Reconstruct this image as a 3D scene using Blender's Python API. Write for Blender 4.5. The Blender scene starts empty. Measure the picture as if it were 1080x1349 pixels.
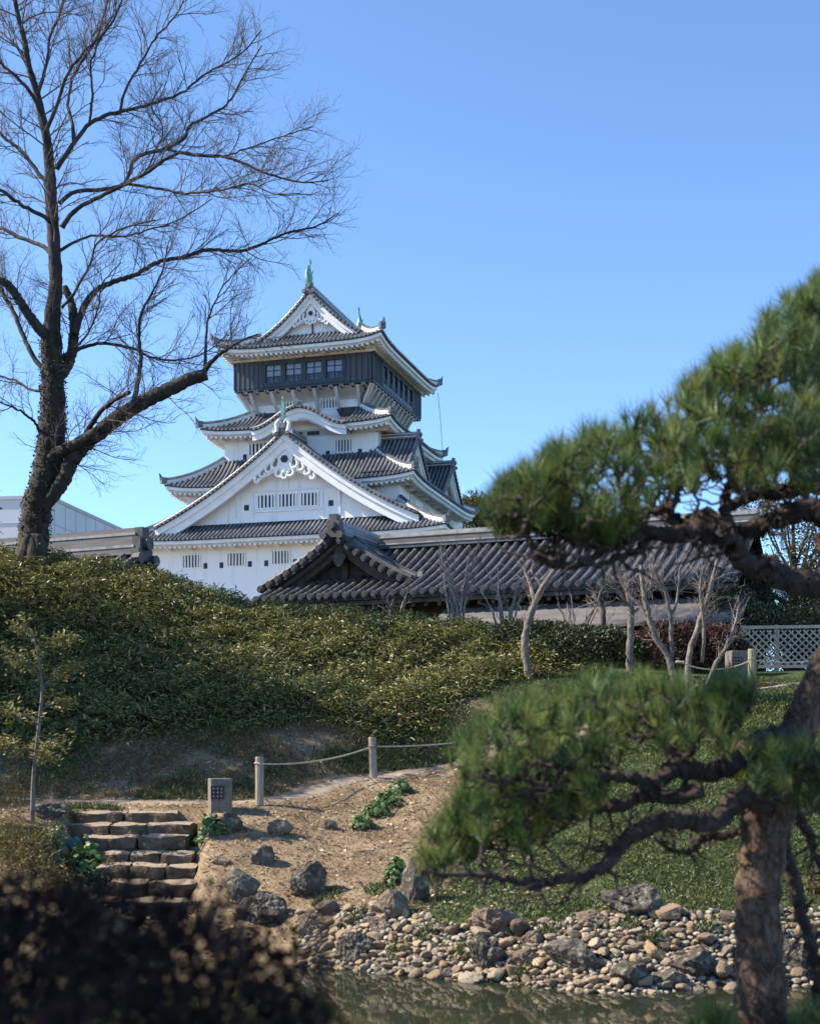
import bpy, bmesh, math, random
import numpy as np
from mathutils import Vector, Matrix
R = math.radians
SC = bpy.context.scene
COL = SC.collection
rng = np.random.default_rng(7)
random.seed(7)

# ------------------------------------------------------------------ camera, light, sky
F, YH, ZC = 1800.0, 1000.0, 2.5          # focal length in photo pixels, horizon row, eye height above the pond
cam = bpy.data.cameras.new('camera'); cam_o = bpy.data.objects.new('camera', cam); COL.objects.link(cam_o)
cam_o.location = (0, 0, ZC); cam_o.rotation_euler = (R(90), 0, 0)
cam.sensor_width = 36; cam.lens = 36 * F / 1349; cam.shift_y = (YH - 674.5) / 1349
cam.clip_start = 0.1; cam.clip_end = 8000
cam.dof.use_dof = True; cam.dof.focus_distance = 45; cam.dof.aperture_fstop = 2.5
SC.camera = cam_o
SUN_AZ, SUN_EL = 272.0, 41.0             # compass degrees: 0 = +Y, 90 = +X
world = bpy.data.worlds.new('World'); SC.world = world; world.use_nodes = True
wn = world.node_tree.nodes; wl = world.node_tree.links
bg = wn['Background']
sky = wn.new('ShaderNodeTexSky'); sky.sky_type = 'NISHITA'; sky.sun_disc = False
sky.sun_elevation = R(SUN_EL); sky.sun_rotation = R(SUN_AZ)
sky.air_density = 0.62; sky.dust_density = 0.0; sky.ozone_density = 3.6
tint = wn.new('ShaderNodeMix'); tint.data_type = 'RGBA'; tint.blend_type = 'MULTIPLY'; tint.inputs[0].default_value = 1; tint.inputs[7].default_value = (.90, .985, 1.0, 1)   # clearer, more cyan winter air
wl.new(sky.outputs[0], tint.inputs[6]); wl.new(tint.outputs[2], bg.inputs[0]); bg.inputs[1].default_value = 0.15
sun = bpy.data.lights.new('sun', 'SUN'); sun.energy = 4.5; sun.angle = R(0.5); sun.color = (1.0, 0.91, 0.77)
sun_o = bpy.data.objects.new('sun', sun); COL.objects.link(sun_o)
_sd = Vector((math.sin(R(SUN_AZ)) * math.cos(R(SUN_EL)), math.cos(R(SUN_AZ)) * math.cos(R(SUN_EL)), math.sin(R(SUN_EL))))
sun_o.rotation_euler = _sd.to_track_quat('Z', 'Y').to_euler(); sun_o.location = (-40, -5, 60)
SC.view_settings.view_transform = 'Standard'; SC.view_settings.look = 'None'
SC.view_settings.exposure = 1.24; SC.view_settings.gamma = 1.0; SC.view_settings.use_curve_mapping = False
SC.cycles.max_bounces = 6; SC.cycles.transparent_max_bounces = 8; SC.cycles.use_denoising = True

# ------------------------------------------------------------------ helpers
def tag(o, label=None, cat=None, group=None, kind=None):
    if label: o['label'] = label
    if cat: o['category'] = cat
    if group: o['group'] = group
    if kind: o['kind'] = kind
    return o
def empty(name, label, cat, loc=(0, 0, 0), rz=0, group=None):
    o = bpy.data.objects.new(name, None); COL.objects.link(o)
    o.location = loc; o.rotation_euler = (0, 0, rz); o.empty_display_size = .2
    return tag(o, label, cat, group)
class MB:
    """collects vertices and faces (quads or triangles); build() links them as one mesh object"""
    def __init__(s): s.v = []; s.n = 0; s.q = []; s.t = []; s.qm = []; s.tm = []; s.col = []
    def add(s, v, q=None, t=None, m=0):
        v = np.asarray(v, float).reshape(-1, 3)
        if q is not None and len(q):
            q = np.asarray(q, int); s.q.append(q + s.n); s.qm.append(np.full(len(q), m))
        if t is not None and len(t):
            t = np.asarray(t, int); s.t.append(t + s.n); s.tm.append(np.full(len(t), m))
        s.v.append(v); s.n += len(v)
    BQ = np.array([[0,3,2,1],[4,5,6,7],[0,1,5,4],[1,2,6,5],[2,3,7,6],[3,0,4,7]])
    def box(s, c, sz, ax=None, m=0, taper=1.0):
        c = np.asarray(c, float); h = np.asarray(sz, float) / 2
        k = np.array([[-1,-1,-1],[1,-1,-1],[1,1,-1],[-1,1,-1],[-1,-1,1],[1,-1,1],[1,1,1],[-1,1,1]], float)
        k[4:, :2] *= taper
        p = k * h
        if ax is not None: p = p @ np.asarray(ax, float)
        s.add(c + p, s.BQ, m=m)
    def hexa(s, p8, m=0): s.add(p8, s.BQ, m=m)
    def tube(s, path, rad, n=6, m=0, cap=True, up=(0, 0, 1), ang=0.0, sq=1.0):
        P = np.asarray(path, float); N = len(P)
        r = np.broadcast_to(np.asarray(rad, float), (N,))
        T = np.gradient(P, axis=0); T /= np.linalg.norm(T, axis=1, keepdims=True) + 1e-9
        u0 = np.asarray(up, float)
        A = np.cross(T, u0); la = np.linalg.norm(A, axis=1, keepdims=True)
        alt = np.cross(T, np.array([1.0, 0.13, 0]))
        A = np.where(la < .15, alt, A); A /= np.linalg.norm(A, axis=1, keepdims=True) + 1e-9
        for i in range(1, N):
            if A[i] @ A[i-1] < 0: A[i] *= -1
        B = np.cross(A, T)
        th = ang + np.arange(n) * 2 * np.pi / n
        ring = A[:, None, :] * np.cos(th)[None, :, None] + B[:, None, :] * np.sin(th)[None, :, None] * sq
        V = (P[:, None, :] + ring * r[:, None, None]).reshape(-1, 3)
        i = np.arange(N - 1)[:, None] * n; j = np.arange(n)[None, :]; j2 = (j + 1) % n
        q = np.stack([i + j, i + j2, i + n + j2, i + n + j], -1).reshape(-1, 4)
        t = None
        if cap and n > 2:
            e = (N - 1) * n
            t = [[0, k + 1, k] for k in range(1, n - 1)] + [[e, e + k, e + k + 1] for k in range(1, n - 1)]
        s.add(V, q, t, m)
    def grid(s, P, m=0):
        P = np.asarray(P, float); a, b = P.shape[:2]
        i = np.arange(a - 1)[:, None] * b; j = np.arange(b - 1)[None, :]
        q = np.stack([i + j, i + b + j, i + b + j + 1, i + j + 1], -1).reshape(-1, 4)
        s.add(P.reshape(-1, 3), q, m=m)
    def disc(s, c, r, nrm, n=8, m=0, depth=0.05):
        nrm = np.asarray(nrm, float); c = np.asarray(c, float)
        s.tube([c - nrm * depth, c + nrm * depth], [r, r], n, m)
    def build(s, name, mats, parent=None, smooth=False, col=None):
        me = bpy.data.meshes.new(name)
        V = np.concatenate(s.v) if s.v else np.zeros((0, 3))
        Q = np.concatenate(s.q) if s.q else np.zeros((0, 4), int)
        T = np.concatenate(s.t) if s.t else np.zeros((0, 3), int)
        me.vertices.add(len(V)); me.vertices.foreach_set('co', V.astype(np.float32).ravel())
        nl = Q.size + T.size
        me.loops.add(nl); me.loops.foreach_set('vertex_index', np.concatenate([Q.ravel(), T.ravel()]).astype(np.int32))
        me.polygons.add(len(Q) + len(T))
        st = np.concatenate([np.arange(len(Q)) * 4, Q.size + np.arange(len(T)) * 3]).astype(np.int32)
        me.polygons.foreach_set('loop_start', st)
        mi = np.concatenate(s.qm + s.tm).astype(np.int32) if (s.qm or s.tm) else np.zeros(0, np.int32)
        me.polygons.foreach_set('material_index', mi)
        me.polygons.foreach_set('use_smooth', np.full(len(mi), smooth))
        if not isinstance(mats, (list, tuple)): mats = [mats]
        for m in mats: me.materials.append(m)
        me.update(calc_edges=True)
        if col is not None:
            a = me.color_attributes.new('zone', 'FLOAT_COLOR', 'POINT')
            a.data.foreach_set('color', col.astype(np.float32).ravel())
        o = bpy.data.objects.new(name, me); COL.objects.link(o)
        if parent is not None: o.parent = parent
        return o
def copy_tree(o, parent=None):
    c = o.copy(); COL.objects.link(c)
    if parent is not None: c.parent = parent
    for ch in list(o.children): copy_tree(ch, c)
    return c
def wp(px, py, Y):                         # the point at depth Y seen at photo pixel (px, py)
    return np.array([(px - 540) / F * Y, Y, ZC + (YH - py) / F * Y])
def nz(x, y, s=1.0, seed=0):               # cheap smooth noise, about -1..1
    x = np.asarray(x) / s + seed * 13.7; y = np.asarray(y) / s - seed * 7.3
    return (np.sin(x * 1.7 + 1.3 * np.sin(y * 1.1)) + np.sin(y * 2.1 + 1.7 * np.sin(x * .9 + 2)) + .6 * np.sin(x * 3.9 - y * 3.1) + .5 * np.sin(y * 4.7 + x * 2.3)) / 3.1

# ------------------------------------------------------------------ materials
def newmat(name):
    m = bpy.data.materials.new(name); m.use_nodes = True
    return m, m.node_tree.nodes, m.node_tree.links, m.node_tree.nodes['Principled BSDF']
def mat(name, c1, c2=None, scale=5.0, rough=.8, bump=0.0, bscale=None, detail=6, metal=0.0, c3=None, stretch=None, spec=.5, world=False, lo=.35, hi=.65):
    m, n, l, p = newmat(name)
    p.inputs['Roughness'].default_value = rough; p.inputs['Metallic'].default_value = metal
    p.inputs['Specular IOR Level'].default_value = spec
    tc = n.new('ShaderNodeTexCoord'); mp = n.new('ShaderNodeMapping')
    l.new(tc.outputs['Object'], mp.inputs[0])
    if stretch: mp.inputs['Scale'].default_value = stretch
    if c2 is None: p.inputs['Base Color'].default_value = (*c1, 1)
    else:
        t = n.new('ShaderNodeTexNoise'); t.inputs['Scale'].default_value = scale; t.inputs['Detail'].default_value = detail
        t.inputs['Roughness'].default_value = .62
        l.new(mp.outputs[0], t.inputs['Vector'])
        r = n.new('ShaderNodeValToRGB'); r.color_ramp.elements[0].position = lo; r.color_ramp.elements[1].position = hi
        r.color_ramp.elements[0].color = (*c1, 1); r.color_ramp.elements[1].color = (*c2, 1)
        if c3 is not None:
            e = r.color_ramp.elements.new(min(.98, hi + .12)); e.color = (*c3, 1)
        l.new(t.outputs[0], r.inputs[0]); l.new(r.outputs[0], p.inputs['Base Color'])
    if bump:
        t2 = n.new('ShaderNodeTexNoise'); t2.inputs['Scale'].default_value = bscale or scale * 4; t2.inputs['Detail'].default_value = 8
        l.new(mp.outputs[0], t2.inputs['Vector'])
        b = n.new('ShaderNodeBump'); b.inputs['Strength'].default_value = bump; b.inputs['Distance'].default_value = .05
        l.new(t2.outputs[0], b.inputs['Height']); l.new(b.outputs[0], p.inputs['Normal'])
    return m
def leafmat(name, cols, rough=.5, trans=.25, spec=.4, gloss=None):
    """each leaf (mesh island) takes its own colour from the ramp; light also shines through it"""
    m, n, l, p = newmat(name)
    p.inputs['Roughness'].default_value = rough; p.inputs['Specular IOR Level'].default_value = spec
    g = n.new('ShaderNodeNewGeometry'); r = n.new('ShaderNodeValToRGB')
    el = r.color_ramp.elements
    while len(el) < len(cols): el.new(.5)
    for k, (pos, c) in enumerate(cols):
        el[k].position = pos; el[k].color = (*c, 1)
    l.new(g.outputs['Random Per Island'], r.inputs[0]); l.new(r.outputs[0], p.inputs['Base Color'])
    if trans:
        tr = n.new('ShaderNodeBsdfTranslucent'); mx = n.new('ShaderNodeMixShader'); mx.inputs[0].default_value = trans
        l.new(r.outputs[0], tr.inputs[0]); l.new(p.outputs[0], mx.inputs[1]); l.new(tr.outputs[0], mx.inputs[2])
        l.new(mx.outputs[0], n['Material Output'].inputs[0])
    return m
M = {}
M['plaster'] = mat('white_plaster', (.58, .575, .56), (.81, .81, .80), 1.0, .85, stretch=(1.5, 1.5, .14), lo=.22, hi=.46)
M['plaster2'] = mat('white_trim', (.70, .70, .69), (.80, .80, .79), 1.2, .85)
M['tile'] = mat('roof_tile', (.055, .058, .066), (.12, .125, .14), 1.6, .42, c3=(.17, .17, .18), spec=.6)
M['rib'] = mat('roof_tile_rib', (.075, .08, .09), (.19, .195, .205), .8, .5, c3=(.30, .30, .30), spec=.4)
M['tile_gap'] = mat('roof_tile_pan', (.012, .014, .018), (.03, .032, .038), 2.0, .55)
M['mortar2'] = mat('old_mortar', (.20, .195, .185), (.36, .35, .335), 4, .9)
M['mortar'] = mat('ridge_mortar', (.55, .55, .54), (.7, .7, .69), 3, .9)
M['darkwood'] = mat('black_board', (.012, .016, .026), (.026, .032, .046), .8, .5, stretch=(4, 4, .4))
M['board_lit'] = mat('black_board_lit', (.030, .036, .048), (.055, .062, .078), .8, .5, stretch=(4, 4, .4))  # lighter copy of the black boards, with the front's sunlight in its colour
M['void'] = mat('dark_opening', (.012, .014, .02), rough=.6)
M['copper'] = mat('green_copper', (.10, .26, .21), (.22, .42, .36), 3, .55)
M['gold'] = mat('gilt_metal', (.5, .35, .1), rough=.4, metal=.8)
m, n, l, p = newmat('window_glass'); p.inputs['Base Color'].default_value = (.16, .19, .24, 1); p.inputs['Roughness'].default_value = .06; p.inputs['Specular IOR Level'].default_value = 1.0; M['glass'] = m
M['stonewall'] = mat('castle_stone', (.16, .15, .14), (.3, .28, .26), .6, .9, bump=.5, bscale=1.0)
M['bark'] = mat('dark_bark', (.022, .018, .014), (.055, .045, .036), 6, .95, bump=.9, bscale=9, stretch=(1, 1, .35), c3=(.09, .075, .06))
M['twig'] = mat('twig_bark', (.085, .068, .062), (.15, .12, .11), 3, .85)
M['limb'] = mat('limb_bark', (.028, .021, .017), (.07, .054, .045), 5, .9, bump=.5, bscale=12)
M['palebark'] = mat('pale_bark', (.075, .06, .046), (.19, .158, .128), 9, .8, c3=(.29, .25, .21), bump=.4, bscale=14)
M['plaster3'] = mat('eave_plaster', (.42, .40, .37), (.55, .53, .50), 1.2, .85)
M['rib2'] = mat('old_tile_rib', (.045, .042, .042), (.105, .10, .098), 4, .6, c3=(.20, .19, .185), spec=.25)
M['cove'] = mat('cove_shade', (.16, .135, .11), (.26, .225, .19), 2, .85)  # brown stands in for the shadow under the top floor's right side
M['shrubtwig'] = mat('shrub_bark', (.16, .12, .10), (.30, .24, .20), 4, .8)
M['wood'] = mat('weathered_wood', (.20, .165, .12), (.34, .29, .22), 5, .85, bump=.3, bscale=20, stretch=(3, 3, .3))
M['greenwood'] = mat('mossy_wood', (.16, .16, .09), (.28, .27, .16), 5, .85, bump=.3, bscale=20, stretch=(3, 3, .3))
M['rope'] = mat('rope', (.38, .32, .22), (.52, .45, .33), 20, .9)
M['brownwood'] = mat('old_timber', (.06, .045, .035), (.12, .09, .07), 3, .8, stretch=(3, 3, 1))
M['cladding'] = mat('grey_shingle', (.085, .075, .072), (.15, .135, .13), 2.0, .7, stretch=(.6, .6, 8), c3=(.18, .165, .16))
M['granite'] = mat('granite', (.11, .093, .073), (.21, .185, .15), 14, .85, bump=.2, bscale=60)
M['grille'] = mat('dark_grille', (.03, .018, .022), (.05, .03, .035), 8, .7)
M['palespot'] = mat('pale_inset', (.42, .32, .30), rough=.6)
M['lattice'] = mat('pale_lattice', (.30, .255, .195), (.42, .365, .29), 3, .85)
M['teal'] = mat('teal_lamp', (.02, .12, .13), (.035, .17, .18), 4, .45)
M['concrete'] = mat('far_facade', (.50, .52, .55), (.58, .60, .62), .05, .8)
M['concrete2'] = mat('far_facade_joint', (.40, .42, .46), rough=.8)
# ------------------------------------------------------------------ terrain
CP = []
def cp(px, py, Y): CP.append(tuple(wp(px, py, Y)))
def cz(px, Y, Z): CP.append(((px - 540) / F * Y, Y, Z))
for px, py in [(-200, 1262), (200, 1262), (450, 1275), (640, 1292), (800, 1308), (960, 1300), (1080, 1296), (1300, 1296)]:
    Y = ZC * F / (py - YH); cz(px, Y, 0.0); cz(px, Y - 1.3, -.45); cz(px, Y - 3.5, -.7)
for px in (-300, 0, 300, 600, 900, 1300): cz(px, 11.0, -.8)
for x in (-14, -5, -1, 2, 6, 14):
    CP.extend([(x, 8.6, -.5), (x, 7.6, .7), (x, 6, 1.0), (x, 2, 1.0), (x, -4, 1.05)])
for a in [(480, 1205, 16.8), (640, 1205, 16.4), (800, 1205, 16.1), (960, 1205, 16.0),
          (205, 1195, 17.95), (205, 1072, 20.4), (290, 1190, 17.9), (290, 1075, 20.3), (110, 1190, 17.8),
          (420, 1120, 19.3), (400, 1190, 17.7), (550, 1060, 21.4), (540, 1190, 17.3), (480, 1080, 20.9),
          (700, 1190, 17.0), (760, 1100, 19.3), (800, 1050, 21.0), (850, 1000, 22.8), (960, 1190, 16.6), (950, 1100, 19.0), (1000, 1000, 22.0),
          (1000, 940, 23.8), (1080, 1190, 16.8), (1080, 1100, 19.0), (1080, 1000, 22), (1300, 1190, 16.8), (1300, 1090, 19), (1300, 980, 22),
          (60, 1078, 20), (20, 1120, 18.5), (100, 1160, 17.6), (-200, 1110, 18.5), (-200, 1165, 17.4)]: cp(*a)
PATHP = [(-260, 21.7, 1.80), (-60, 21.7, 1.80), (100, 21.7, 1.80), (205, 21.3, 1.79), (300, 21.3, 1.80), (360, 21.5, 1.84), (495, 22.9, 2.16), (580, 24.0, 2.34), (700, 24.6, 2.78), (840, 25.0, 3.30), (940, 25.3, 3.63), (1060, 25.8, 3.94), (1260, 26.5, 4.2), (1500, 27, 4.4)]
for px, Y, Z in PATHP: cz(px, Y, Z); cz(px + 4, Y + .5, Z + .02)
for a in [(-200, 1000, 23.6), (0, 990, 23.7), (100, 985, 23.8), (300, 992, 23.6), (400, 975, 24.1), (500, 972, 24.7), (600, 945, 25.4), (680, 905, 26.8), (780, 890, 27.3),
          (930, 888, 28), (1030, 884, 30), (1200, 880, 29), (820, 872, 28.2)]: cp(*a)
SH = .42
CR = [(-300, 690, 31), (-120, 702, 31), (0, 718, 31), (70, 729, 31), (130, 737, 31), (200, 752, 31), (260, 768, 31), (350, 794, 31), (450, 801, 30.8), (560, 808, 30.4), (640, 822, 30), (740, 840, 29.3), (850, 850, 29.3), (940, 860, 30)]
for px, py, Y in CR: cz(px, Y, wp(px, py, Y)[2] - SH)
for a in [(200, 850, 27.6), (450, 885, 27.4), (0, 850, 27.4), (600, 880, 27.6), (-200, 845, 27.4)]: cz(a[0], a[2], wp(*a)[2] - .3)
for x in (-14, -9): CP.extend([(x, 34, 6.6), (x, 38, 4.6), (x, 44, 4.0)])
for x in (-4, 0, 4, 9, 16): CP.extend([(x, 34, 4.9 - .04 * x), (x, 39, 4.2), (x, 44, 4.0)])
CP = np.array(CP)
def _rbf(C):
    P = C[:, :2]; D = np.sqrt(((P[:, None] - P[None]) ** 2).sum(-1) + .36)
    A = np.zeros((len(P) + 3,) * 2); A[:len(P), :len(P)] = D + np.eye(len(P)) * -.02
    A[:len(P), len(P)] = 1; A[:len(P), len(P)+1:] = P; A[len(P), :len(P)] = 1; A[len(P)+1:, :len(P)] = P.T
    return np.linalg.solve(A, np.concatenate([C[:, 2], np.zeros(3)]))
_W = _rbf(CP)
def sstep(a, b, x):
    t = np.clip((x - a) / (b - a), 0, 1); return t * t * (3 - 2 * t)
def Zg(x, y):
    x = np.atleast_1d(np.asarray(x, float)); y = np.atleast_1d(np.asarray(y, float))
    sh = x.shape; x = x.ravel(); y = y.ravel(); out = np.empty(len(x)); N = len(CP)
    xc = np.clip(x, -17, 17); yc = np.clip(y, -6, 46)
    for i in range(0, len(x), 20000):
        xs, ys = xc[i:i+20000], yc[i:i+20000]
        D = np.sqrt((xs[:, None] - CP[None, :, 0]) ** 2 + (ys[:, None] - CP[None, :, 1]) ** 2 + .36)
        out[i:i+20000] = D @ _W[:N] + _W[N] + _W[N+1] * xs + _W[N+2] * ys
    far = sstep(0, 25, np.maximum(np.abs(x) - 17, 0)) * (1 - 0.0)
    far = np.maximum(far, sstep(0, 30, np.maximum(y - 46, 0))); far = np.maximum(far, sstep(0, 10, np.maximum(-6 - y, 0)))
    out = out * (1 - far) + 1.6 * far
    out += nz(x, y, .55, 3) * .018 * (1 - far)
    # bed of the stone steps
    out -= .34 * sstep(.18, .0, np.abs(x - (-3.93 - .10 * (y - 19.2))) - .88) * sstep(17.75, 17.95, y) * sstep(20.75, 20.6, y)
    return out.reshape(sh)
def zg(x, y): return float(Zg([x], [y])[0])
_ray_Y = np.arange(13.5, 46, .04)
def gp(px, py, lift=0.0):                  # where the ray through a photo pixel meets the ground
    x = (px - 540) / F * _ray_Y; z = ZC + (YH - py) / F * _ray_Y
    k = np.nonzero(z <= Zg(x, _ray_Y))[0]
    i = k[0] if len(k) else len(x) - 1
    return np.array([x[i], _ray_Y[i], Zg([x[i]], [_ray_Y[i]])[0] + lift])
# zones in plan: path centre line, foot of the bamboo grass, grass slope
PC = np.array([[(px - 540) / F * Y, Y + .25] for px, Y, Z in PATHP])
def dist_poly(x, y, P):
    d = np.full(np.shape(x), 1e9)
    for a, b in zip(P[:-1], P[1:]):
        ab = b - a; t = np.clip(((x - a[0]) * ab[0] + (y - a[1]) * ab[1]) / (ab @ ab), 0, 1)
        d = np.minimum(d, np.hypot(x - a[0] - t * ab[0], y - a[1] - t * ab[1]))
    return d
FOOT = np.array([gp(px, py)[:2] for px, py in [(-240, 985), (0, 982), (110, 985), (220, 975), (300, 965), (380, 955), (450, 962), (520, 972), (600, 940), (660, 905), (720, 893), (800, 880), (860, 872), (930, 868), (1000, 862)]])
def foot_y(x): return np.interp(x, FOOT[:, 0], FOOT[:, 1])
GEDGE = np.array([(-.1, 17.1), (.35, 18.4), (.8, 20.3), (1.1, 22.5), (1.4, 24.0)])       # left edge of the grass slope, x as a function of y
def grass_w(x, y):
    gx = np.interp(y, GEDGE[:, 1], GEDGE[:, 0])
    w = sstep(-.25, .35, x - gx + nz(x, y, .8, 5) * .3)
    py = np.interp(x, PC[:, 0], PC[:, 1])
    return w * sstep(15.85, 16.15, y + nz(x, y, .5, 8) * .15) * np.maximum(1 - sstep(-.55, -.35, y - py), sstep(1.0, 1.4, x) * sstep(.3, .45, y - py))
gx = np.concatenate([[-4000, -1500, -600, -250, -120, -70, -45, -32, -24, -19], np.arange(-16, 14.01, .16), [16, 19, 24, 32, 45, 70, 120, 250, 600, 1500, 4000]])
gy = np.concatenate([[-2000, -400, -100, -40, -18, -10, -6, -3, -1], np.arange(0, 15, .4), np.arange(15, 32, .14), np.arange(32, 46, .5), [48, 52, 58, 66, 76, 90, 120, 180, 300, 600, 1500, 5000]])
GX, GY = np.meshgrid(gx, gy, indexing='ij')
GZ = Zg(GX, GY)
zone = np.zeros(GX.shape + (4,)); zone[..., 3] = 1
zone[..., 0] = grass_w(GX, GY)
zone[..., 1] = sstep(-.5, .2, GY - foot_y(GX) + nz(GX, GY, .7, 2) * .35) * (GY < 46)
zone[..., 2] = sstep(16.4, 16.0, GY)
g = MB(); g.grid(np.stack([GX, GY, GZ], -1))
m, n, l, p = newmat('ground_soil'); p.inputs['Roughness'].default_value = .95; p.inputs['Specular IOR Level'].default_value = .15
va = n.new('ShaderNodeVertexColor'); va.layer_name = 'zone'; sp = n.new('ShaderNodeSeparateColor'); l.new(va.outputs[0], sp.inputs[0])
tc = n.new('ShaderNodeTexCoord')
def ramp(scale, c1, c2, lo=.35, hi=.65, c3=None):
    t = n.new('ShaderNodeTexNoise'); t.inputs['Scale'].default_value = scale; t.inputs['Detail'].default_value = 9; t.inputs['Roughness'].default_value = .7
    l.new(tc.outputs['Object'], t.inputs['Vector'])
    r = n.new('ShaderNodeValToRGB'); r.color_ramp.elements[0].position = lo; r.color_ramp.elements[1].position = hi
    r.color_ramp.elements[0].color = (*c1, 1); r.color_ramp.elements[1].color = (*c2, 1)
    if c3: e = r.color_ramp.elements.new(.5); e.color = (*c3, 1)
    l.new(t.outputs[0], r.inputs[0]); return r.outputs[0]
def mixc(f, a, b):
    x = n.new('ShaderNodeMix'); x.data_type = 'RGBA'; l.new(f, x.inputs[0]); l.new(a, x.inputs[6]); l.new(b, x.inputs[7]); return x.outputs[2]
dirt = ramp(1.6, (.11, .078, .048), (.33, .25, .16), .3, .7, (.22, .158, .098))
c = mixc(sp.outputs[0], dirt, ramp(3, (.03, .045, .014), (.075, .09, .03)))
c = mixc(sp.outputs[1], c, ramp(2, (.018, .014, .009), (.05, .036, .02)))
c = mixc(sp.outputs[2], c, ramp(4, (.06, .05, .035), (.15, .12, .085)))
l.new(c, p.inputs['Base Color'])
t2 = n.new('ShaderNodeTexNoise'); t2.inputs['Scale'].default_value = 14; t2.inputs['Detail'].default_value = 10; l.new(tc.outputs['Object'], t2.inputs['Vector'])
b = n.new('ShaderNodeBump'); b.inputs['Strength'].default_value = .8; b.inputs['Distance'].default_value = .04; l.new(t2.outputs[0], b.inputs['Height']); l.new(b.outputs[0], p.inputs['Normal'])
M['ground'] = m
o = g.build('ground', m, smooth=True, col=zone.reshape(-1, 4)); tag(o, 'brown earth slope rising from the pond to the wooded hill', kind='structure')
# pond
w = MB(); w.grid(np.array([[[x, y, 0.0] for y in (7.5, 12, 20)] for x in (-40, -10, 10, 40)]))
m, n, l, p = newmat('pond_water'); p.inputs['Base Color'].default_value = (.022, .026, .014, 1); p.inputs['Roughness'].default_value = .035; p.inputs['IOR'].default_value = 1.33
tc = n.new('ShaderNodeTexCoord'); mp = n.new('ShaderNodeMapping'); mp.inputs['Scale'].default_value = (1, .5, 1); l.new(tc.outputs['Object'], mp.inputs[0])
t = n.new('ShaderNodeTexNoise'); t.inputs['Scale'].default_value = 2.2; t.inputs['Detail'].default_value = 3; l.new(mp.outputs[0], t.inputs['Vector'])
b = n.new('ShaderNodeBump'); b.inputs['Strength'].default_value = .05; b.inputs['Distance'].default_value = .05; l.new(t.outputs[0], b.inputs['Height']); l.new(b.outputs[0], p.inputs['Normal'])
tag(w.build('pond_water', m), 'still dark pond water reflecting the stony bank', kind='structure')
# sandy path
pp = []
for a, b2 in zip(PC[:-1], PC[1:]):
    for k in range(12): pp.append(a + (b2 - a) * k / 12)
pp = np.array(pp); tt = np.gradient(pp, axis=0); tt /= np.linalg.norm(tt, axis=1, keepdims=True); nn = np.stack([-tt[:, 1], tt[:, 0]], -1)
ws = np.linspace(-1, 1, 7)
wid = .25 + .05 * nz(pp[:, 0], pp[:, 1], .8, 4)
xy = pp[:, None, :] + nn[:, None, :] * ws[None, :, None] * wid[:, None, None]
zz = Zg(xy[..., 0], xy[..., 1]) + .012 + .02 * (1 - ws ** 2)[None, :]
zz[:, 0] -= .05; zz[:, -1] -= .05
pb = MB(); pb.grid(np.concatenate([xy, zz[..., None]], -1)[:, ::-1])
M['sand'] = mat('path_sand', (.19, .14, .095), (.30, .235, .165), 3, .95, bump=.3, bscale=30)
tag(pb.build('path', M['sand'], smooth=True), 'narrow sandy garden path climbing to the right', kind='structure')
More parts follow.
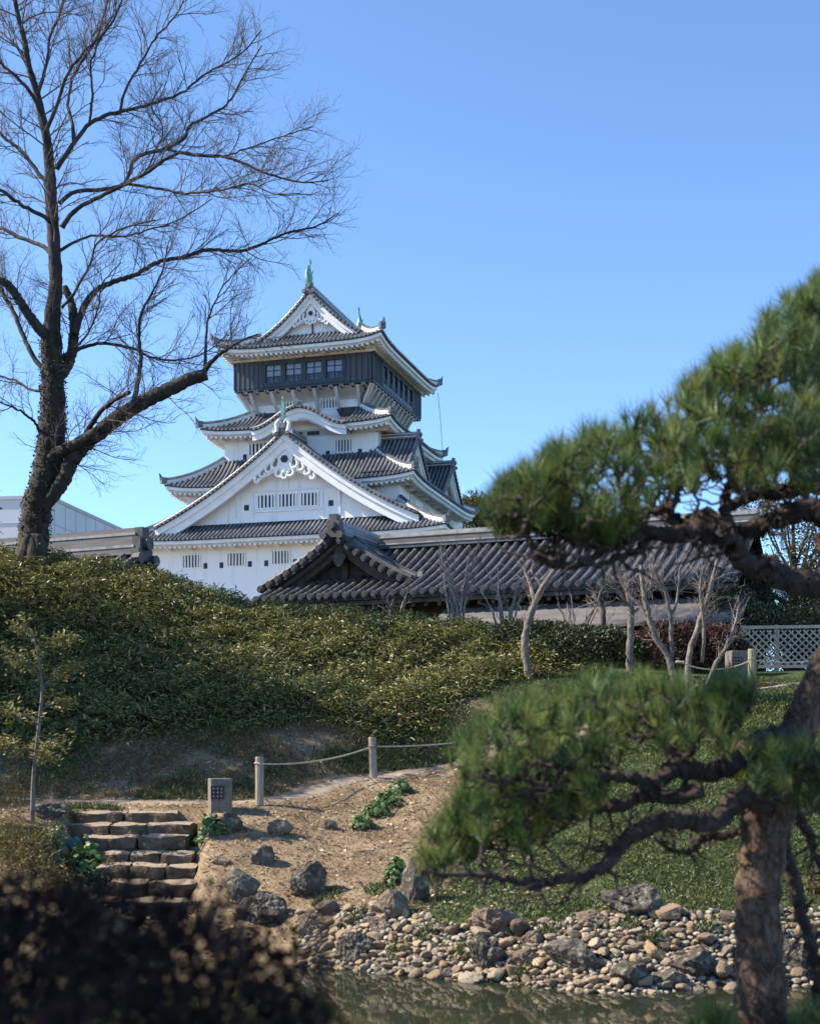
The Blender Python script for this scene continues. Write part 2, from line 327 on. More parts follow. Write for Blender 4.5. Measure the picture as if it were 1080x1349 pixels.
# ------------------------------------------------------------------ tiled roofs (shared by the castle and the garden house)
def ribs(mb, line, r, m=1, n=4):
    """round cover tile along a polyline: half tube standing on the roof surface"""
    P = np.asarray(line, float); N = len(P)
    T = np.gradient(P, axis=0); T /= np.linalg.norm(T, axis=1, keepdims=True) + 1e-9
    A = np.cross(T, [0, 0, 1.0]); A /= np.linalg.norm(A, axis=1, keepdims=True) + 1e-9
    B = np.cross(A, T)
    th = np.linspace(0, np.pi, n + 1)
    V = P[:, None] + r * (A[:, None] * np.cos(th)[None, :, None] + B[:, None] * np.sin(th)[None, :, None] * 1.15)
    mb.grid(V, m)
def prof(t, c): return c * t + (1 - c) * t * t
def skirt_roof(par, name, o, i, ze, zt, sweep, ov, sides='FRBL', c=.62, sp=.40, rr=.11, label=None, gap=None, sl=.30):
    """hipped skirt roof between an outer eave rectangle o and an inner wall rectangle i = (u0, u1, v0, v1)"""
    mb = MB(); tr = MB(); hips = []
    C = {'F': ((o[0], o[2]), (1, 0), (0, 1), o[1]-o[0], i[2]-o[2], i[0]-o[0], o[1]-i[1]),
         'R': ((o[1], o[2]), (0, 1), (-1, 0), o[3]-o[2], o[1]-i[1], i[2]-o[2], o[3]-i[3]),
         'B': ((o[1], o[3]), (-1, 0), (0, -1), o[1]-o[0], o[3]-i[3], o[1]-i[1], i[0]-o[0]),
         'L': ((o[0], o[3]), (0, -1), (1, 0), o[3]-o[2], i[0]-o[0], o[3]-i[3], i[2]-o[2])}
    for sd in sides:
        A, al, inn, L, D, IL, IR = C[sd]; A = np.array(A, float); al = np.array(al, float); inn = np.array(inn, float)
        def pt(a, t, dz=0.0):
            a = np.asarray(a, float); t = np.asarray(t, float)
            s = np.clip((a - t * IL) / np.maximum(L - t * (IL + IR), 1e-6), 0, 1)
            z = ze + (zt - ze) * prof(t, c) + sweep * np.abs(2 * s - 1) ** 6 * (1 - t) ** 2 + dz
            q = A + al * a[..., None] + inn * (t * D)[..., None]
            return np.concatenate([q, z[..., None]], -1)
        gp_ = gap if (gap and sd == 'F') else None
        runs = [(0, 1)] if not gp_ else [(0, gp_[0] / L), (gp_[1] / L, 1)]
        for s0, s1 in runs:
            S, T = np.meshgrid(np.linspace(s0, s1, 29), np.linspace(0, 1, 7), indexing='ij')
            mb.grid(pt(T * IL + S * (L - T * (IL + IR)), T), 0)
        k = 0
        for a in np.arange(sp / 2, L, sp):
            tm = min(1, a / max(IL, 1e-6), (L - a) / max(IR, 1e-6))
            if tm < .06 or (gp_ and gp_[0] < a < gp_[1]): continue
            tt = np.linspace(0, tm, 6); ln = pt(np.full(6, a), tt)
            ribs(mb, ln, rr, 1); mb.disc(ln[0] - np.append(inn, 0) * .05 + [0, 0, .02], rr * 1.1, np.append(-inn, 0), 6, 2, .04)
        # eave: tile edge, white fascia, dark line, rafters, soffit
        for s0, s1 in runs:
            ss = np.linspace(s0, s1, 29)
            def ev(b, dz):
                q = pt(ss * (L - 2 * b) + b, np.full(29, 0.0)); q[:, :2] += inn * b; q[:, 2] += dz; return q
            mb.grid(np.stack([ev(0, 0.0), ev(0, -.13), ev(.14, -.15)], 1), 0)
            tr.grid(np.stack([ev(.13, -.13), ev(.13, -.42), ev(.32, -.44)], 1), 0)
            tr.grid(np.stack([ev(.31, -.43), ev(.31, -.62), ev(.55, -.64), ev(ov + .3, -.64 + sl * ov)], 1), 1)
        for a in np.arange(.5, L - .4, .48):
            if gp_ and gp_[0] - .3 < a < gp_[1] + .3: continue
            q0 = pt(np.array([a]), np.array([0.0]))[0]; s = a / L
            zz = q0[2]; c0 = np.array([*(q0[:2] + inn * .42), zz - .72])
            ln = min(ov, a, L - a)
            c0 = np.array([*(q0[:2] + inn * (.2 + ln / 2)), zz - .70 + sl * ln / 2])
            ax = np.array([np.append(al, 0), np.append(inn, sl) / math.hypot(1, sl), [0, 0, 1]])
            tr.box(c0, (.2, max(ln - .1, .3), .19), ax)
        for a in np.arange(1.6, L - 1, 2.1):
            if gp_ and gp_[0] - .3 < a < gp_[1] + .3: continue
            q0 = pt(np.array([a]), np.array([0.0]))[0]
            tr.box([*(q0[:2] + inn * (ov - .45)), q0[2] - .80 + .1 * ov], (.3, 1.0, .3), np.array([np.append(al, 0), np.append(inn, 0), [0, 0, 1]]))
        # hip ridge at the start corner of this side
        hp = MB(); hips.append(hp)
        tl = np.linspace(0, 1, 9); h = pt(tl * IL, tl)
        out = (h[0] - h[1]); out[2] = 0; out /= np.linalg.norm(out) + 1e-9
        hh = np.concatenate([[h[0] + out * .35 + [0, 0, .30]], h]); up = np.array([0, 0, 1.0])
        hp.tube(hh[1:] + up * .10, .27, 4, 1, ang=.785)
        hp.tube(hh[1:] + up * .32, .22, 5, 0)
        hp.tube([h[0] + up * .3, h[0] + out * .25 + up * .5, h[0] + out * .45 + up * .95], [.26, .2, .05], 5, 0)
        hp.box(h[0] + out * .05 + up * .3, (.5, .5, .55), np.array([[.707, .707, 0], [-.707, .707, 0], [0, 0, 1]]), 0)
    r = mb.build(name, [M['tile_gap'], M['rib'], M['rib']], par)
    if label: r['label'] = label
    tr.build('eave_trim', [M['plaster2'], M['plaster3']], r); [hp.build('hip_ridge', [M['tile'], M['mortar']], r) for hp in hips]
    return r
def gable(par, name, Mp, zf, X, B, wall_y, zbase, bh=1.0, sp=.40, rr=.11, sheet=1.0, board=True, ridge=.5, beads=True, steps=14, xr=None, zmin=None, wallmat='plaster', boardmat='plaster2', soffmat='plaster3', oni=1.0, ribmat='rib'):
    """gable roof; Mp maps (across, back from the verge, z) to the parent's space; zf(|x|) is the roof line; X half width, B depth"""
    xr = xr or X
    mb = MB(); tr = MB(); rg = MB(); wl_ = MB()
    mp = lambda P: Mp(np.asarray(P, float).reshape(-1, 3)).reshape(np.shape(P))
    for sg, XX in ((-1, X), (1, xr)):
        xs = np.linspace(0, XX, steps + 1)
        ys = np.linspace(0, B, 5)
        def bmax(x):                                             # tiles stop where the slope meets the roof behind
            return B
        G = np.array([[[sg * x, y, zf(x)] for y in ys] for x in xs])
        mb.grid(mp(G) if sg > 0 else mp(G)[:, ::-1], 0)
        for y in np.arange(.18, B, sp):
            ln = np.array([[sg * x, y, zf(x) ] for x in xs]); ribs(mb, mp(ln), rr, 1)
        # verge roll, round ends seen from the front, edge strip
        ln = np.array([[sg * x, .06, zf(x) + .06] for x in xs]); mb.tube(mp(ln), rr * 1.3, 6, 1)
        if beads:
            L = np.concatenate([[0], np.cumsum(np.hypot(np.diff(xs), np.diff([zf(x) for x in xs])))])
            for s in np.arange(.25, L[-1], sp * 1.08):
                x = np.interp(s, L, xs)
                a = mp(np.array([[sg * x, -.12, zf(x) - .05], [sg * x, .3, zf(x) - .05]])); mb.tube(a, rr * 1.25, 6 if ribmat == 'rib' else 10, 2)
                if ribmat != 'rib': a = mp(np.array([[sg * x, -.15, zf(x) - .05], [sg * x, -.10, zf(x) - .05]])); mb.tube(a, rr * .8, 8, 0)
        e = np.array([[[sg * x, .0, zf(x)], [sg * x, .0, zf(x) - .16], [sg * x, .2, zf(x) - .18]] for x in xs]); mb.grid(mp(e), 0)
        if board:
            h = bh
            for (y0, y1, d0, d1) in ((.16, .34, .16, .16 + h * .45), (.33, .62, .16, .16 + h)):
                e = np.array([[[sg * x, y0, zf(x) - d0], [sg * x, y0, zf(x) - d1], [sg * x, y1, zf(x) - d1]] for x in xs]); tr.grid(mp(e), 0)
            e = np.array([[[sg * x, .62, zf(x) - .16 - h], [sg * x, .62, zf(x) - .2 - h * .5], [sg * x, wall_y + .1, zf(x) - .2 - h * .5]] for x in xs]); tr.grid(mp(e), 1)
            e = np.array([[[sg * x, .2, zf(x) - .19], [sg * x, B, zf(x) - .19]] for x in xs]); tr.grid(mp(e), 1)
        # wall
        xw = [x for x in xs]
        e = np.array([[[sg * x, wall_y, max(zf(x) - .2, zbase - .3)], [sg * x, wall_y, zbase - .3]] for x in xw]); wl_.grid(mp(e), 0)
    r = mb.build(name, [M['tile_gap'], M[ribmat], M[ribmat]], par)
    tr.build('bargeboard', [M[boardmat], M[soffmat]], r) if board else None
    wl_.build('gable_wall', M[wallmat], r)
    if ridge:
        z0 = zf(0)
        k = ridge
        for (h0, h1, w_, mm) in ((0, .22, .62, 0), (.22, .30, .66, 1), (.30, .62, .46, 0), (.62, .70, .5, 1), (.70, .86, .3, 0)):
            P = np.array([[sx * w_ / 2 * k, y, z0 + hz * k] for hz in (h0, h1) for (sx, y) in ((-1, .1), (1, .1), (1, B), (-1, B))])
            rg.hexa(mp(P), mm)
        # onigawara: stepped end tile with curled shoulders
        for (w_, h0, h1) in ((1.0, -.25, .25), (.8, .25, .75), (.5, .75, 1.15)):
            P = np.array([[sx * w_ / 2 * k * oni, y, z0 + hz * k * oni] for hz in (h0, h1) for (sx, y) in ((-1, -.12), (1, -.12), (1, .16), (-1, .16))])
            rg.hexa(mp(P), 2)
        for sx in (-1, 1):
            q = mp(np.array([[sx * .55 * k * oni, .0, z0 + (-.15) * k], [sx * .55 * k * oni, -.25, z0 + (-.15) * k]])); rg.tube(q, .24 * k * oni, 8, 2)
        q = mp(np.array([[0, -.05, z0 + .45 * k * oni], [0, -.28, z0 + .45 * k * oni]])); rg.tube(q, .27 * k * oni, 10, 2)
        rg.build('ridge', [M['tile'], M['mortar'], M[ribmat]], r)
    return r
def window(par, Mp, x0, x1, z0, z1, n=5, name='window', frame=True):
    """barred window on a wall; Mp maps (along the wall, out of the wall, z)"""
    mb = MB()
    mp = lambda P: Mp(np.asarray(P, float).reshape(-1, 3))
    def bx(a0, a1, y0, y1, c0, c1, m):
        P = [[a, y, c] for c in (c0, c1) for (a, y) in ((a0, y1), (a1, y1), (a1, y0), (a0, y0))]; mb.hexa(mp(P), m)
    bx(x0, x1, -.02, .025, z0, z1, 0)
    wd = (x1 - x0) / (2 * n + 1) * .92
    for k in range(n + 1):
        c = x0 + (x1 - x0) * (k / n); c = min(max(c, x0 + wd / 2), x1 - wd / 2)
        bx(c - wd / 2, c + wd / 2, .0, .13, z0, z1, 1)
    if frame:
        bx(x0 - .1, x1 + .1, .0, .10, z0 - .12, z0, 1); bx(x0 - .1, x1 + .1, .0, .10, z1, z1 + .1, 1)
    return mb.build(name, [M['void'], M['plaster']], par)
def loophole(par, Mp, x, z, w=.36, h=.5):
    mb = MB(); P = [[a, y, c] for c in (z - h / 2, z + h / 2) for (a, y) in ((x - w / 2, .03), (x + w / 2, .03), (x + w / 2, -.02), (x - w / 2, -.02))]
    mb.hexa(Mp(np.array(P, float)), 0)
    return mb.build('loophole', M['void'], par)
def block(par, name, r, z0, z1, m='plaster', taper=None):
    mb = MB(); u0, u1, v0, v1 = r; t = taper or 0
    mb.hexa([[u0-t, v0-t, z0], [u1+t, v0-t, z0], [u1+t, v1+t, z0], [u0-t, v1+t, z0], [u0, v0, z1], [u1, v0, z1], [u1, v1, z1], [u0, v1, z1]])
    return mb.build(name, M[m], par)
def shachi(par, p, h, face=1, name='fish_finial'):
    """green roof-ridge fish standing on its head, tail fins up; face = direction of the belly along local y"""
    mb = MB(); p = np.array(p, float)
    t = np.linspace(0, 1, 12)
    y = face * (-.16 * h * np.sin(t * 3.0) + .10 * h * t); z = t * h * .82
    r = h * np.array([.15, .21, .225, .22, .20, .175, .15, .12, .095, .07, .05, .035])
    path = np.stack([0 * t, y, z], -1) + p
    mb.tube(path, r, 8, 0, sq=.75, up=(1, 0, 0))
    top = path[-1]
    for a in (-.5, 0, .5):
        q = top + np.array([0, np.sin(a) * .16 * h, .24 * h * np.cos(a)])
        mb.tube([top - [0, 0, .05 * h], (top + q) / 2 + [0, .02 * h, 0], q], [.035 * h, .05 * h, .006], 5, 0, sq=.4)
    for s in (-1, 1):
        b = path[4]; mb.tube([b, b + np.array([s * .13 * h, face * .05 * h, .04 * h]), b + np.array([s * .2 * h, face * .1 * h, .2 * h])], [.05 * h, .04 * h, .006], 4, 0)
    for k in range(3, 10):
        b = path[k] - np.array([0, face * r[k], 0]); mb.tube([b, b + np.array([0, -face * .07 * h, .03 * h])], [.04 * h, .004], 4, 0)
    mb.box(p + [0, 0, -.05 * h], (.26 * h, .34 * h, .14 * h))
    return mb.build(name, M['copper'], par)

# ------------------------------------------------------------------ castle keep
TH = R(16.5)
keep = empty('castle_keep', 'white five-storey castle keep with grey tiled roofs and a dark wooden top floor', 'castle', (-10.694, 120.0, 0), -TH)
def Mfront(v): return lambda P: np.stack([P[:, 0], v - P[:, 1], P[:, 2]], -1)
def Mright(u): return lambda P: np.stack([u + P[:, 1], P[:, 0], P[:, 2]], -1)
def Mgf(v, uc=0.0): return lambda P: np.stack([P[:, 0] + uc, v + P[:, 1], P[:, 2]], -1)
def Mgr(u, vc): return lambda P: np.stack([u - P[:, 1], vc + P[:, 0], P[:, 2]], -1)
block(keep, 'stone_base', (-14.5, 14.5, -1.4, 28.6), 1.2, 15.0, 'stonewall', taper=5)
w1 = block(keep, 'lower_wall', (-13.2, 13.0, 0, 27.3), 14.9, 22.0)
w2 = block(keep, 'second_wall', (-10.9, 9.5, 2.5, 24.5), 22.5, 27.2)
w3 = block(keep, 'third_wall', (-7.97, 6.91, 4.3, 18.5), 27.0, 32.4)
w4 = block(keep, 'fourth_wall', (-5.44, 4.82, 5.8, 17.8), 32.2, 36.6)
skirt_roof(keep, 'lower_roof', (-15, 14.85, -1.8, 29), (-10.9, 9.5, 2.5, 24.5), 21.95, 25.2, .35, 1.8)
skirt_roof(keep, 'second_roof', (-12.45, 11.3, .95, 23.2), (-7.97, 6.91, 4.3, 18.5), 27.1, 30.0, .45, 1.9)
skirt_roof(keep, 'third_roof', (-9.6, 8.72, 2.5, 20.2), (-5.44, 4.82, 5.8, 17.8), 32.45, 34.6, .4, 1.8, gap=(5.2, 14.0))
# windows
for a, b in ((-10.18, -8.34), (-5.83, -4.01), (-1.56, .22), (2.9, 4.7)): window(w1, Mfront(0), a, b, 19.68, 20.79, 6)
for a in (-7.9, -6.35, -3.61, -2.05, .67, 2.2): loophole(w1, Mfront(0), a, 19.78)
window(w3, Mfront(4.3), 2.81, 4.54, 30.2, 31.25, 6); window(w3, Mfront(4.3), -5.6, -3.0, 30.4, 31.45, 7)
loophole(w3, Mfront(4.3), 2.15, 30.1); loophole(w3, Mfront(4.3), 5.2, 30.1); loophole(w3, Mfront(4.3), -5.95, 30.3)
for a in (-.9, .75): loophole(w3, Mfront(4.3), a, 32.05, 1.2, .34)
for v in (5.5, 10, 14.5, 19): window(w2, Mright(9.5), v, v + 1.6, 25.2, 26.2, 5)
for v in (3, 8.5, 14, 20): window(w1, Mright(13.0), v, v + 1.8, 19.7, 20.8, 6)
for a in (-2.7, .85): window(w4, Mfront(5.8), a, a + 1.75, 34.62, 35.6, 6)
# big front gable on the lower roof
zb = lambda x: 31.1 - .84 * x + .0168 * x * x
bg_ = gable(keep, 'front_gable', Mgf(-1.0, -.05), zb, 12.4, 5.4, 1.4, 23.8, bh=1.35, ridge=.75, oni=1.15, xr=12.2)
gw = bg_
for a, b in ((-3.22, -1.45), (-1.2, .55), (.85, 2.6)): window(gw, Mfront(.4), a + .12, b + .12, 24.75, 25.85, 5)
loophole(gw, Mfront(.4), -4.1, 24.85, .45, .5); loophole(gw, Mfront(.4), 3.85, 24.85, .45, .5)
mb = MB()
for a in (-5.1, -3.45, 3.1, 4.7): mb.box((a, .36, 25.0), (.12, .12, 2.2))
mb.box((0, .35, 26.25), (9.6, .14, .16)); mb.box((-.15, .36, 27.2), (.12, .1, 1.9))
mb.box((-.2, .35, 24.4), (6.4, .16, .12))
mb.build('wall_batten', M['plaster2'], gw)
def gegyo(par, v, uc, zc, s):
    """carved white gable pendant: hexagon boss, central drop and scrolled wings"""
    mb = MB()
    mb.disc((uc, v - .12, zc), .34 * s, (0, -1, 0), 6, 1, .08)
    mb.tube([(uc, v, zc + 1.3 * s), (uc, v, zc + .3 * s), (uc, v, zc - 1.2 * s)], [.15 * s, .75 * s, .42 * s], 4, 0, ang=0, up=(0, 1, 0), sq=.2)
    def scroll(cx, cz, r, a0, a1):
        th = np.linspace(a0, a1, 16); rr = np.linspace(r, r * .35, 16)
        mb.tube(np.stack([uc + cx + rr * np.cos(th), np.full(16, v - .08), zc + cz + rr * np.sin(th)], -1), np.linspace(.15 * s, .10 * s, 16), 5, 0)
    for sg in (-1, 1):
        for (cx, cz, r) in ((.75, -.45, .5), (.45, -1.15, .42), (1.35, -.75, .42), (1.95, -1.15, .36), (2.45, -1.6, .28)):
            a = 1.2 if sg > 0 else math.pi - 1.2
            scroll(sg * cx * s, cz * s, r * s, a, a + sg * -5.2)
        mb.tube([(uc + sg * .2 * s, v, zc - .5 * s), (uc + sg * 1.2 * s, v, zc - .95 * s), (uc + sg * 2.6 * s, v, zc - 1.75 * s)], [.25 * s, .2 * s, .08 * s], 4, 0, sq=.4, up=(0, 1, 0))
    scroll(0, -1.35 * s, .38 * s, 1.5, 6.8)
    return mb.build('gable_pendant', [M['plaster'], M['void']], par)
gegyo(bg_, -.45, -.12, 28.75, 1.05)
rs = MB(); rs.tube([(-.05, -1.0, 32.0), (-.05, -1.02, 32.6), (-.05, -1.05, 33.2), (-.05, -1.08, 33.75)], [.24, .27, .22, .14], 4, ang=.785); rs.tube([(-.05, -1.05, 33.5), (-.05, -1.2, 33.85), (-.05, -1.1, 34.1)], [.14, .1, .03], 5)
os_ = MB()
for sg in (-1, 1): os_.tube([(-.05 + sg * .5, -1.15, 31.0), (-.05 + sg * .62, -1.15, 31.7), (-.05 + sg * .35, -1.15, 32.05), (-.05 + sg * .1, -1.15, 31.75)], [.2, .17, .13, .08], 6); os_.tube([(-.05 + sg * .55, -1.15, 31.1), (-.05 + sg * .9, -1.15, 30.85), (-.05 + sg * .85, -1.15, 31.2)], [.15, .13, .06], 6)
os_.build('end_tile_scroll', [M['mortar']], bg_)
fo = rs.build('ridge_finial', [M['copper']], bg_)
# curved karahafu gable over the third roof
zk = lambda x: 32.35 + 1.75 * (.5 + .5 * math.cos(math.pi * min(abs(x), 4.5) / 4.5)) ** 1.05
kg = gable(keep, 'curved_gable', Mgf(2.3, 0.0), zk, 4.5, 3.6, 2.0, 32.0, bh=.85, ridge=.55, steps=20)
kp = MB()
for sg in (-1, 1):
    x = np.linspace(0, 2.4, 9); kp.tube(np.stack([sg * x, np.full(9, 2.9), np.array([zk(a) for a in x]) - 1.05 - .06 * np.sin(x * 6)], -1), np.linspace(.3, .1, 9), 5, 0, sq=.5)
kp.build('gable_pendant', M['plaster2'], kg)
# twin gables on the right flank of the second roof
for vc in (5.4, 17.6):
    zr = lambda x: 31.2 - 1.02 * x + .03 * x * x
    fg = gable(keep, 'flank_gable', Mgr(10.4, vc), zr, 4.1, 4.2, 1.0, 27.6, bh=.8, ridge=.7)
    mb = MB()
    for sv in (-1, 0, 1): mb.box((9.35, vc + sv * .9, 28.7), (.12, .14, 2.0))
    mb.build('wall_batten', M['plaster2'], fg)
# top floor: dark boarded box on white corbels
bx0 = (-6.96, 6.52, 4.2, 19.4)
top = block(keep, 'top_floor', (bx0[0] + .25, bx0[1] - .25, bx0[2] + .25, bx0[3] - .25), 36.45, 39.9, 'void')
mb = MB()
def planks(Mp, a0, a1, z0, z1, lit):
    mb.hexa(Mp(np.array([[a, y, z] for z in (z0, z1) for (a, y) in ((a0, .0), (a1, .0), (a1, -.24), (a0, -.24))], float)), lit)
    n = max(1, int(round((a1 - a0) / .52)))
    for k in range(n + 1):
        c = a0 + (a1 - a0) * k / n
        mb.hexa(Mp(np.array([[a, y, z] for z in (z0, z1) for (a, y) in ((c - .05, .06), (c + .05, .06), (c + .05, -.01), (c - .05, -.01))], float)), 0)
FR = Mfront(bx0[2]); RT = Mright(bx0[1]); LF = lambda P: np.stack([bx0[0] - P[:, 1], P[:, 0], P[:, 2]], -1); BK = lambda P: np.stack([P[:, 0], bx0[3] + P[:, 1], P[:, 2]], -1)
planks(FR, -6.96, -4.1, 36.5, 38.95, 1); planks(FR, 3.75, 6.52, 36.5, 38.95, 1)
planks(RT, 4.2, 6.8, 36.5, 38.95, 0); planks(RT, 16.6, 19.4, 36.5, 38.95, 0)
planks(LF, 4.2, 19.4, 36.5, 38.95, 0); planks(BK, -6.96, 6.52, 36.5, 38.95, 0)
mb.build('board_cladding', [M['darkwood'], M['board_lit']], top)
fr = MB()
def fbar(Mp, a0, a1, y0, y1, z0, z1, m=0): fr.hexa(Mp(np.array([[a, y, z] for z in (z0, z1) for (a, y) in ((a0, y1), (a1, y1), (a1, y0), (a0, y0))], float)), m)
for Mp, a0, a1, nb in ((FR, -4.1, 3.75, 4), (RT, 6.8, 16.6, 6)):
    fbar(Mp, a0, a1, -.3, .03, 36.5, 36.95); fbar(Mp, a0, a1, -.3, .03, 38.55, 38.95)
    for k in range(nb + 1):
        c = a0 + (a1 - a0) * k / nb; fbar(Mp, c - .22, c + .22, -.3, .04, 36.9, 38.6)
    fbar(Mp, a0, a1, -.02, .05, 37.32, 37.38); fbar(Mp, a0, a1, -.02, .05, 37.12, 37.17)
    for k in range(nb * 2):
        c = a0 + (a1 - a0) * (k + .5) / (nb * 2); fbar(Mp, c - .03, c + .03, -.02, .04, 36.9, 37.35)
fr.build('window_frame', M['darkwood'], top)
for Mp, a0, a1, nb in ((FR, -4.1, 3.75, 4), (RT, 6.8, 16.6, 6)):
    for k in range(nb):
        c0 = a0 + (a1 - a0) * k / nb + .22; c1 = a0 + (a1 - a0) * (k + 1) / nb - .22
        q = MB(); q.hexa(Mp(np.array([[a, y, z] for z in (36.95, 38.55) for (a, y) in ((c0, -.19), (c1, -.19), (c1, -.23), (c0, -.23))], float)), 0)
        for f in (.0, .5, 1.0):
            x = c0 + (c1 - c0) * f; q.hexa(Mp(np.array([[a, y, z] for z in (36.95, 38.55) for (a, y) in ((x - .035, -.12), (x + .035, -.12), (x + .035, -.185), (x - .035, -.185))], float)), 1)
        for z_ in (37.5, 38.05): q.hexa(Mp(np.array([[a, y, z] for z in (z_ - .03, z_ + .03) for (a, y) in ((c0, -.13), (c1, -.13), (c1, -.186), (c0, -.186))], float)), 1)
        q.build('window_pane', [M['glass'], M['darkwood']], top)
cb = MB()
cb.hexa([[bx0[0], bx0[2], 36.3], [bx0[1], bx0[2], 36.3], [bx0[1], bx0[3], 36.3], [bx0[0], bx0[3], 36.3], [bx0[0], bx0[2], 36.47], [bx0[1], bx0[2], 36.47], [bx0[1], bx0[3], 36.47], [bx0[0], bx0[3], 36.47]], 1)
def corbel(p0, p1, w):
    cb.tube([p0, (np.array(p0) + p1) / 2 + [0, 0, -.08], p1], [w * .8, w, w * 1.15], 4, 0, ang=.785)
for a in np.linspace(-5.3, 4.7, 6): corbel(np.array([a, 5.75, 34.5]), np.array([a * 1.04, 4.55, 36.25]), .2)
for v in np.linspace(5.9, 17.7, 12): corbel(np.array([4.87, v, 34.3]), np.array([6.2, v, 36.25]), .2); corbel(np.array([-5.49, v, 34.3]), np.array([-6.6, v, 36.25]), .2)
for a in np.linspace(-5.9, 5.5, 12): cb.box((a, 5.0, 36.2), (.3, 1.5, .22), m=0); cb.box((a, 4.5, 36.16), (.22, .5, .2), m=1)
for v in np.linspace(5.6, 18, 14): cb.box((5.7, v, 36.2), (1.4, .3, .22)); cb.box((-6.2, v, 36.2), (1.2, .3, .22))
for s in ((-5.44, 5.8, -6.7, 4.5), (4.82, 5.8, 6.3, 4.5)): corbel(np.array([s[0], s[1], 34.2]), np.array([s[2], s[3], 36.25]), .24)
# boarded underside with the curved white cove; shade is coloured into its right side
cb.grid(np.array([[[u, 5.78 - 1.2 * f ** 2, 35.3 + .95 * f] for f in np.linspace(0, 1, 5)] for u in (-5.9, 5.3)]), 0)
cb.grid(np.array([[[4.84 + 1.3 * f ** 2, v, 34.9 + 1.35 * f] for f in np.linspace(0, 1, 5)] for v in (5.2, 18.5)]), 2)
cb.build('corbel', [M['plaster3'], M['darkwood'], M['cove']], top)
# white rail between the boards and the top eaves
cr_ = MB()
for (p, s) in (((-.2, 4.1, 39.05), (13.9, .3, .16)), ((6.62, 11.8, 39.05), (.3, 15.6, .16)), ((-7.06, 11.8, 39.05), (.3, 15.6, .16))): cr_.box(p, s)
cr_.build('cornice', M['plaster2'], top)
# hip-and-gable top roof
U0, U1, V0, V1 = -7.95, 7.9, 2.3, 21.2
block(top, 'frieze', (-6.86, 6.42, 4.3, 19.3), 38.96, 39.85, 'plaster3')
TR = skirt_roof(keep, 'top_roof', (U0, U1, V0, V1), (-4.6, 5.3, 4.9, 18.6), 39.72, 41.25, .55, 2.0, c=.55, sl=.12)
zt_ = lambda x: 45.0 - 1.17 * x + .066 * x * x
tg = gable(keep, 'top_gable', Mgf(4.05, .42), zt_, 5.0, 14.6, 1.0, 40.9, bh=.95, ridge=.8, oni=1.0)
gegyo(tg, 4.55, .42, 43.0, .62)
mb = MB(); mb.box((.42, 4.98, 41.9), (.1, .1, 1.6)); mb.build('wall_batten', M['void'], tg)
shachi(tg, (.42, 4.2, 45.75), 2.1, 1); shachi(tg, (.42, 18.3, 45.75), 2.1, -1)
lw = MB(); lw.tube([(7.9, 20.9, 39.4), (8.3, 20.6, 36), (8.55, 20.4, 32.2)], .035, 4); 
lw.build('lightning_cable', M['mortar'], keep)
# ------------------------------------------------------------------ garden house, neighbour roof, far building
class Frame:
    def __init__(s, px, Y, deg): s.t = R(deg); s.O = np.array([(px - 540) / F * Y, Y]); s.e = np.array([math.cos(s.t), -math.sin(s.t)]); s.d = np.array([math.sin(s.t), math.cos(s.t)])
    def loc(s, px, py, y):
        r = np.array([(px - 540) / F, 1.0]); A = np.array([[s.e[0], -r[0]], [s.e[1], -r[1]]])
        x, Y = np.linalg.solve(A, -(s.O + y * s.d)); return x, ZC + (YH - py) / F * Y
def long_rib(mb, P, r, m=1):
    P = np.asarray(P); L = np.linalg.norm(P[-1] - P[0]); n = max(4, int(L / .14)); t = np.linspace(0, 1, n)
    Q = np.stack([np.interp(t, np.linspace(0, 1, len(P)), P[:, k]) for k in range(3)], -1)
    rr = r * (1 + .10 * (np.arange(n) % 2)) ; ribs(mb, Q, rr[:, None, None], m, 5)
HF = Frame(500, 39.0, 22.4)
house = empty('garden_house', 'garden house with a low grey tiled roof and small dark gable before the keep', 'house', (*HF.O, 0), -HF.t)
ZR = 8.45
zs = lambda s: ZR - .60 * s + .034 * s * s
RX0, RX1, EV = HF.loc(334, 775, -3.6)[0], HF.loc(968, 770, -3.6)[0], 3.6
mb = MB()
ys = np.linspace(0, 1, 7)
def slope(x0, x1, s0, s1, sg):
    mb.grid(np.array([[[x, -sg * (s0 + (s1 - s0) * t), zs(s0 + (s1 - s0) * t)] for t in ys] for x in (x0, x1)]), 0)
    for x in np.arange(x0 + .1, x1, .27):
        s = np.linspace(s0, s1, 10); ln = np.stack([np.full(10, x), -sg * s, zs(s)], -1); long_rib(mb, ln, .075)
        if sg > 0:
            e = np.array([x, -s1 - .02, zs(s1) + .02]); mb.disc(e, .09, (0, -1, 0), 10, 2, .05); mb.disc(e + [0, -.03, 0], .06, (0, -1, 0), 8, 0, .03)
slope(.0, RX1, 0, EV, 1); slope(RX0, 0, 1.75, EV, 1); slope(-.6, RX1, 0, EV + .4, -1)
mb.grid(np.array([[[x, -EV, zs(EV) + .0], [x, -EV, zs(EV) - .12], [x, -EV + .3, zs(EV) - .14]] for x in (RX0, RX1)]), 0)
mr = mb.build('main_roof', [M['tile_gap'], M['rib2'], M['rib2']], house)
rb = MB()
for (h0, h1, w_, mm) in ((0, .1, .5, 0), (.1, .14, .54, 1), (.14, .3, .42, 2), (.3, .34, .46, 1), (.34, .44, .30, 1)):
    rb.box(((RX1 + .1) / 2, 0, ZR + (h0 + h1) / 2), (RX1 - .1, w_, h1 - h0), m=mm)
rb.build('ridge', [M['tile'], M['mortar2'], M['cladding']], mr)
ev = MB()
ev.grid(np.array([[[x, -EV + .1, zs(EV) - .13], [x, -EV + .1, zs(EV) - .24], [x, -2.4, zs(EV) + .25]] for x in (RX0, RX1)]))
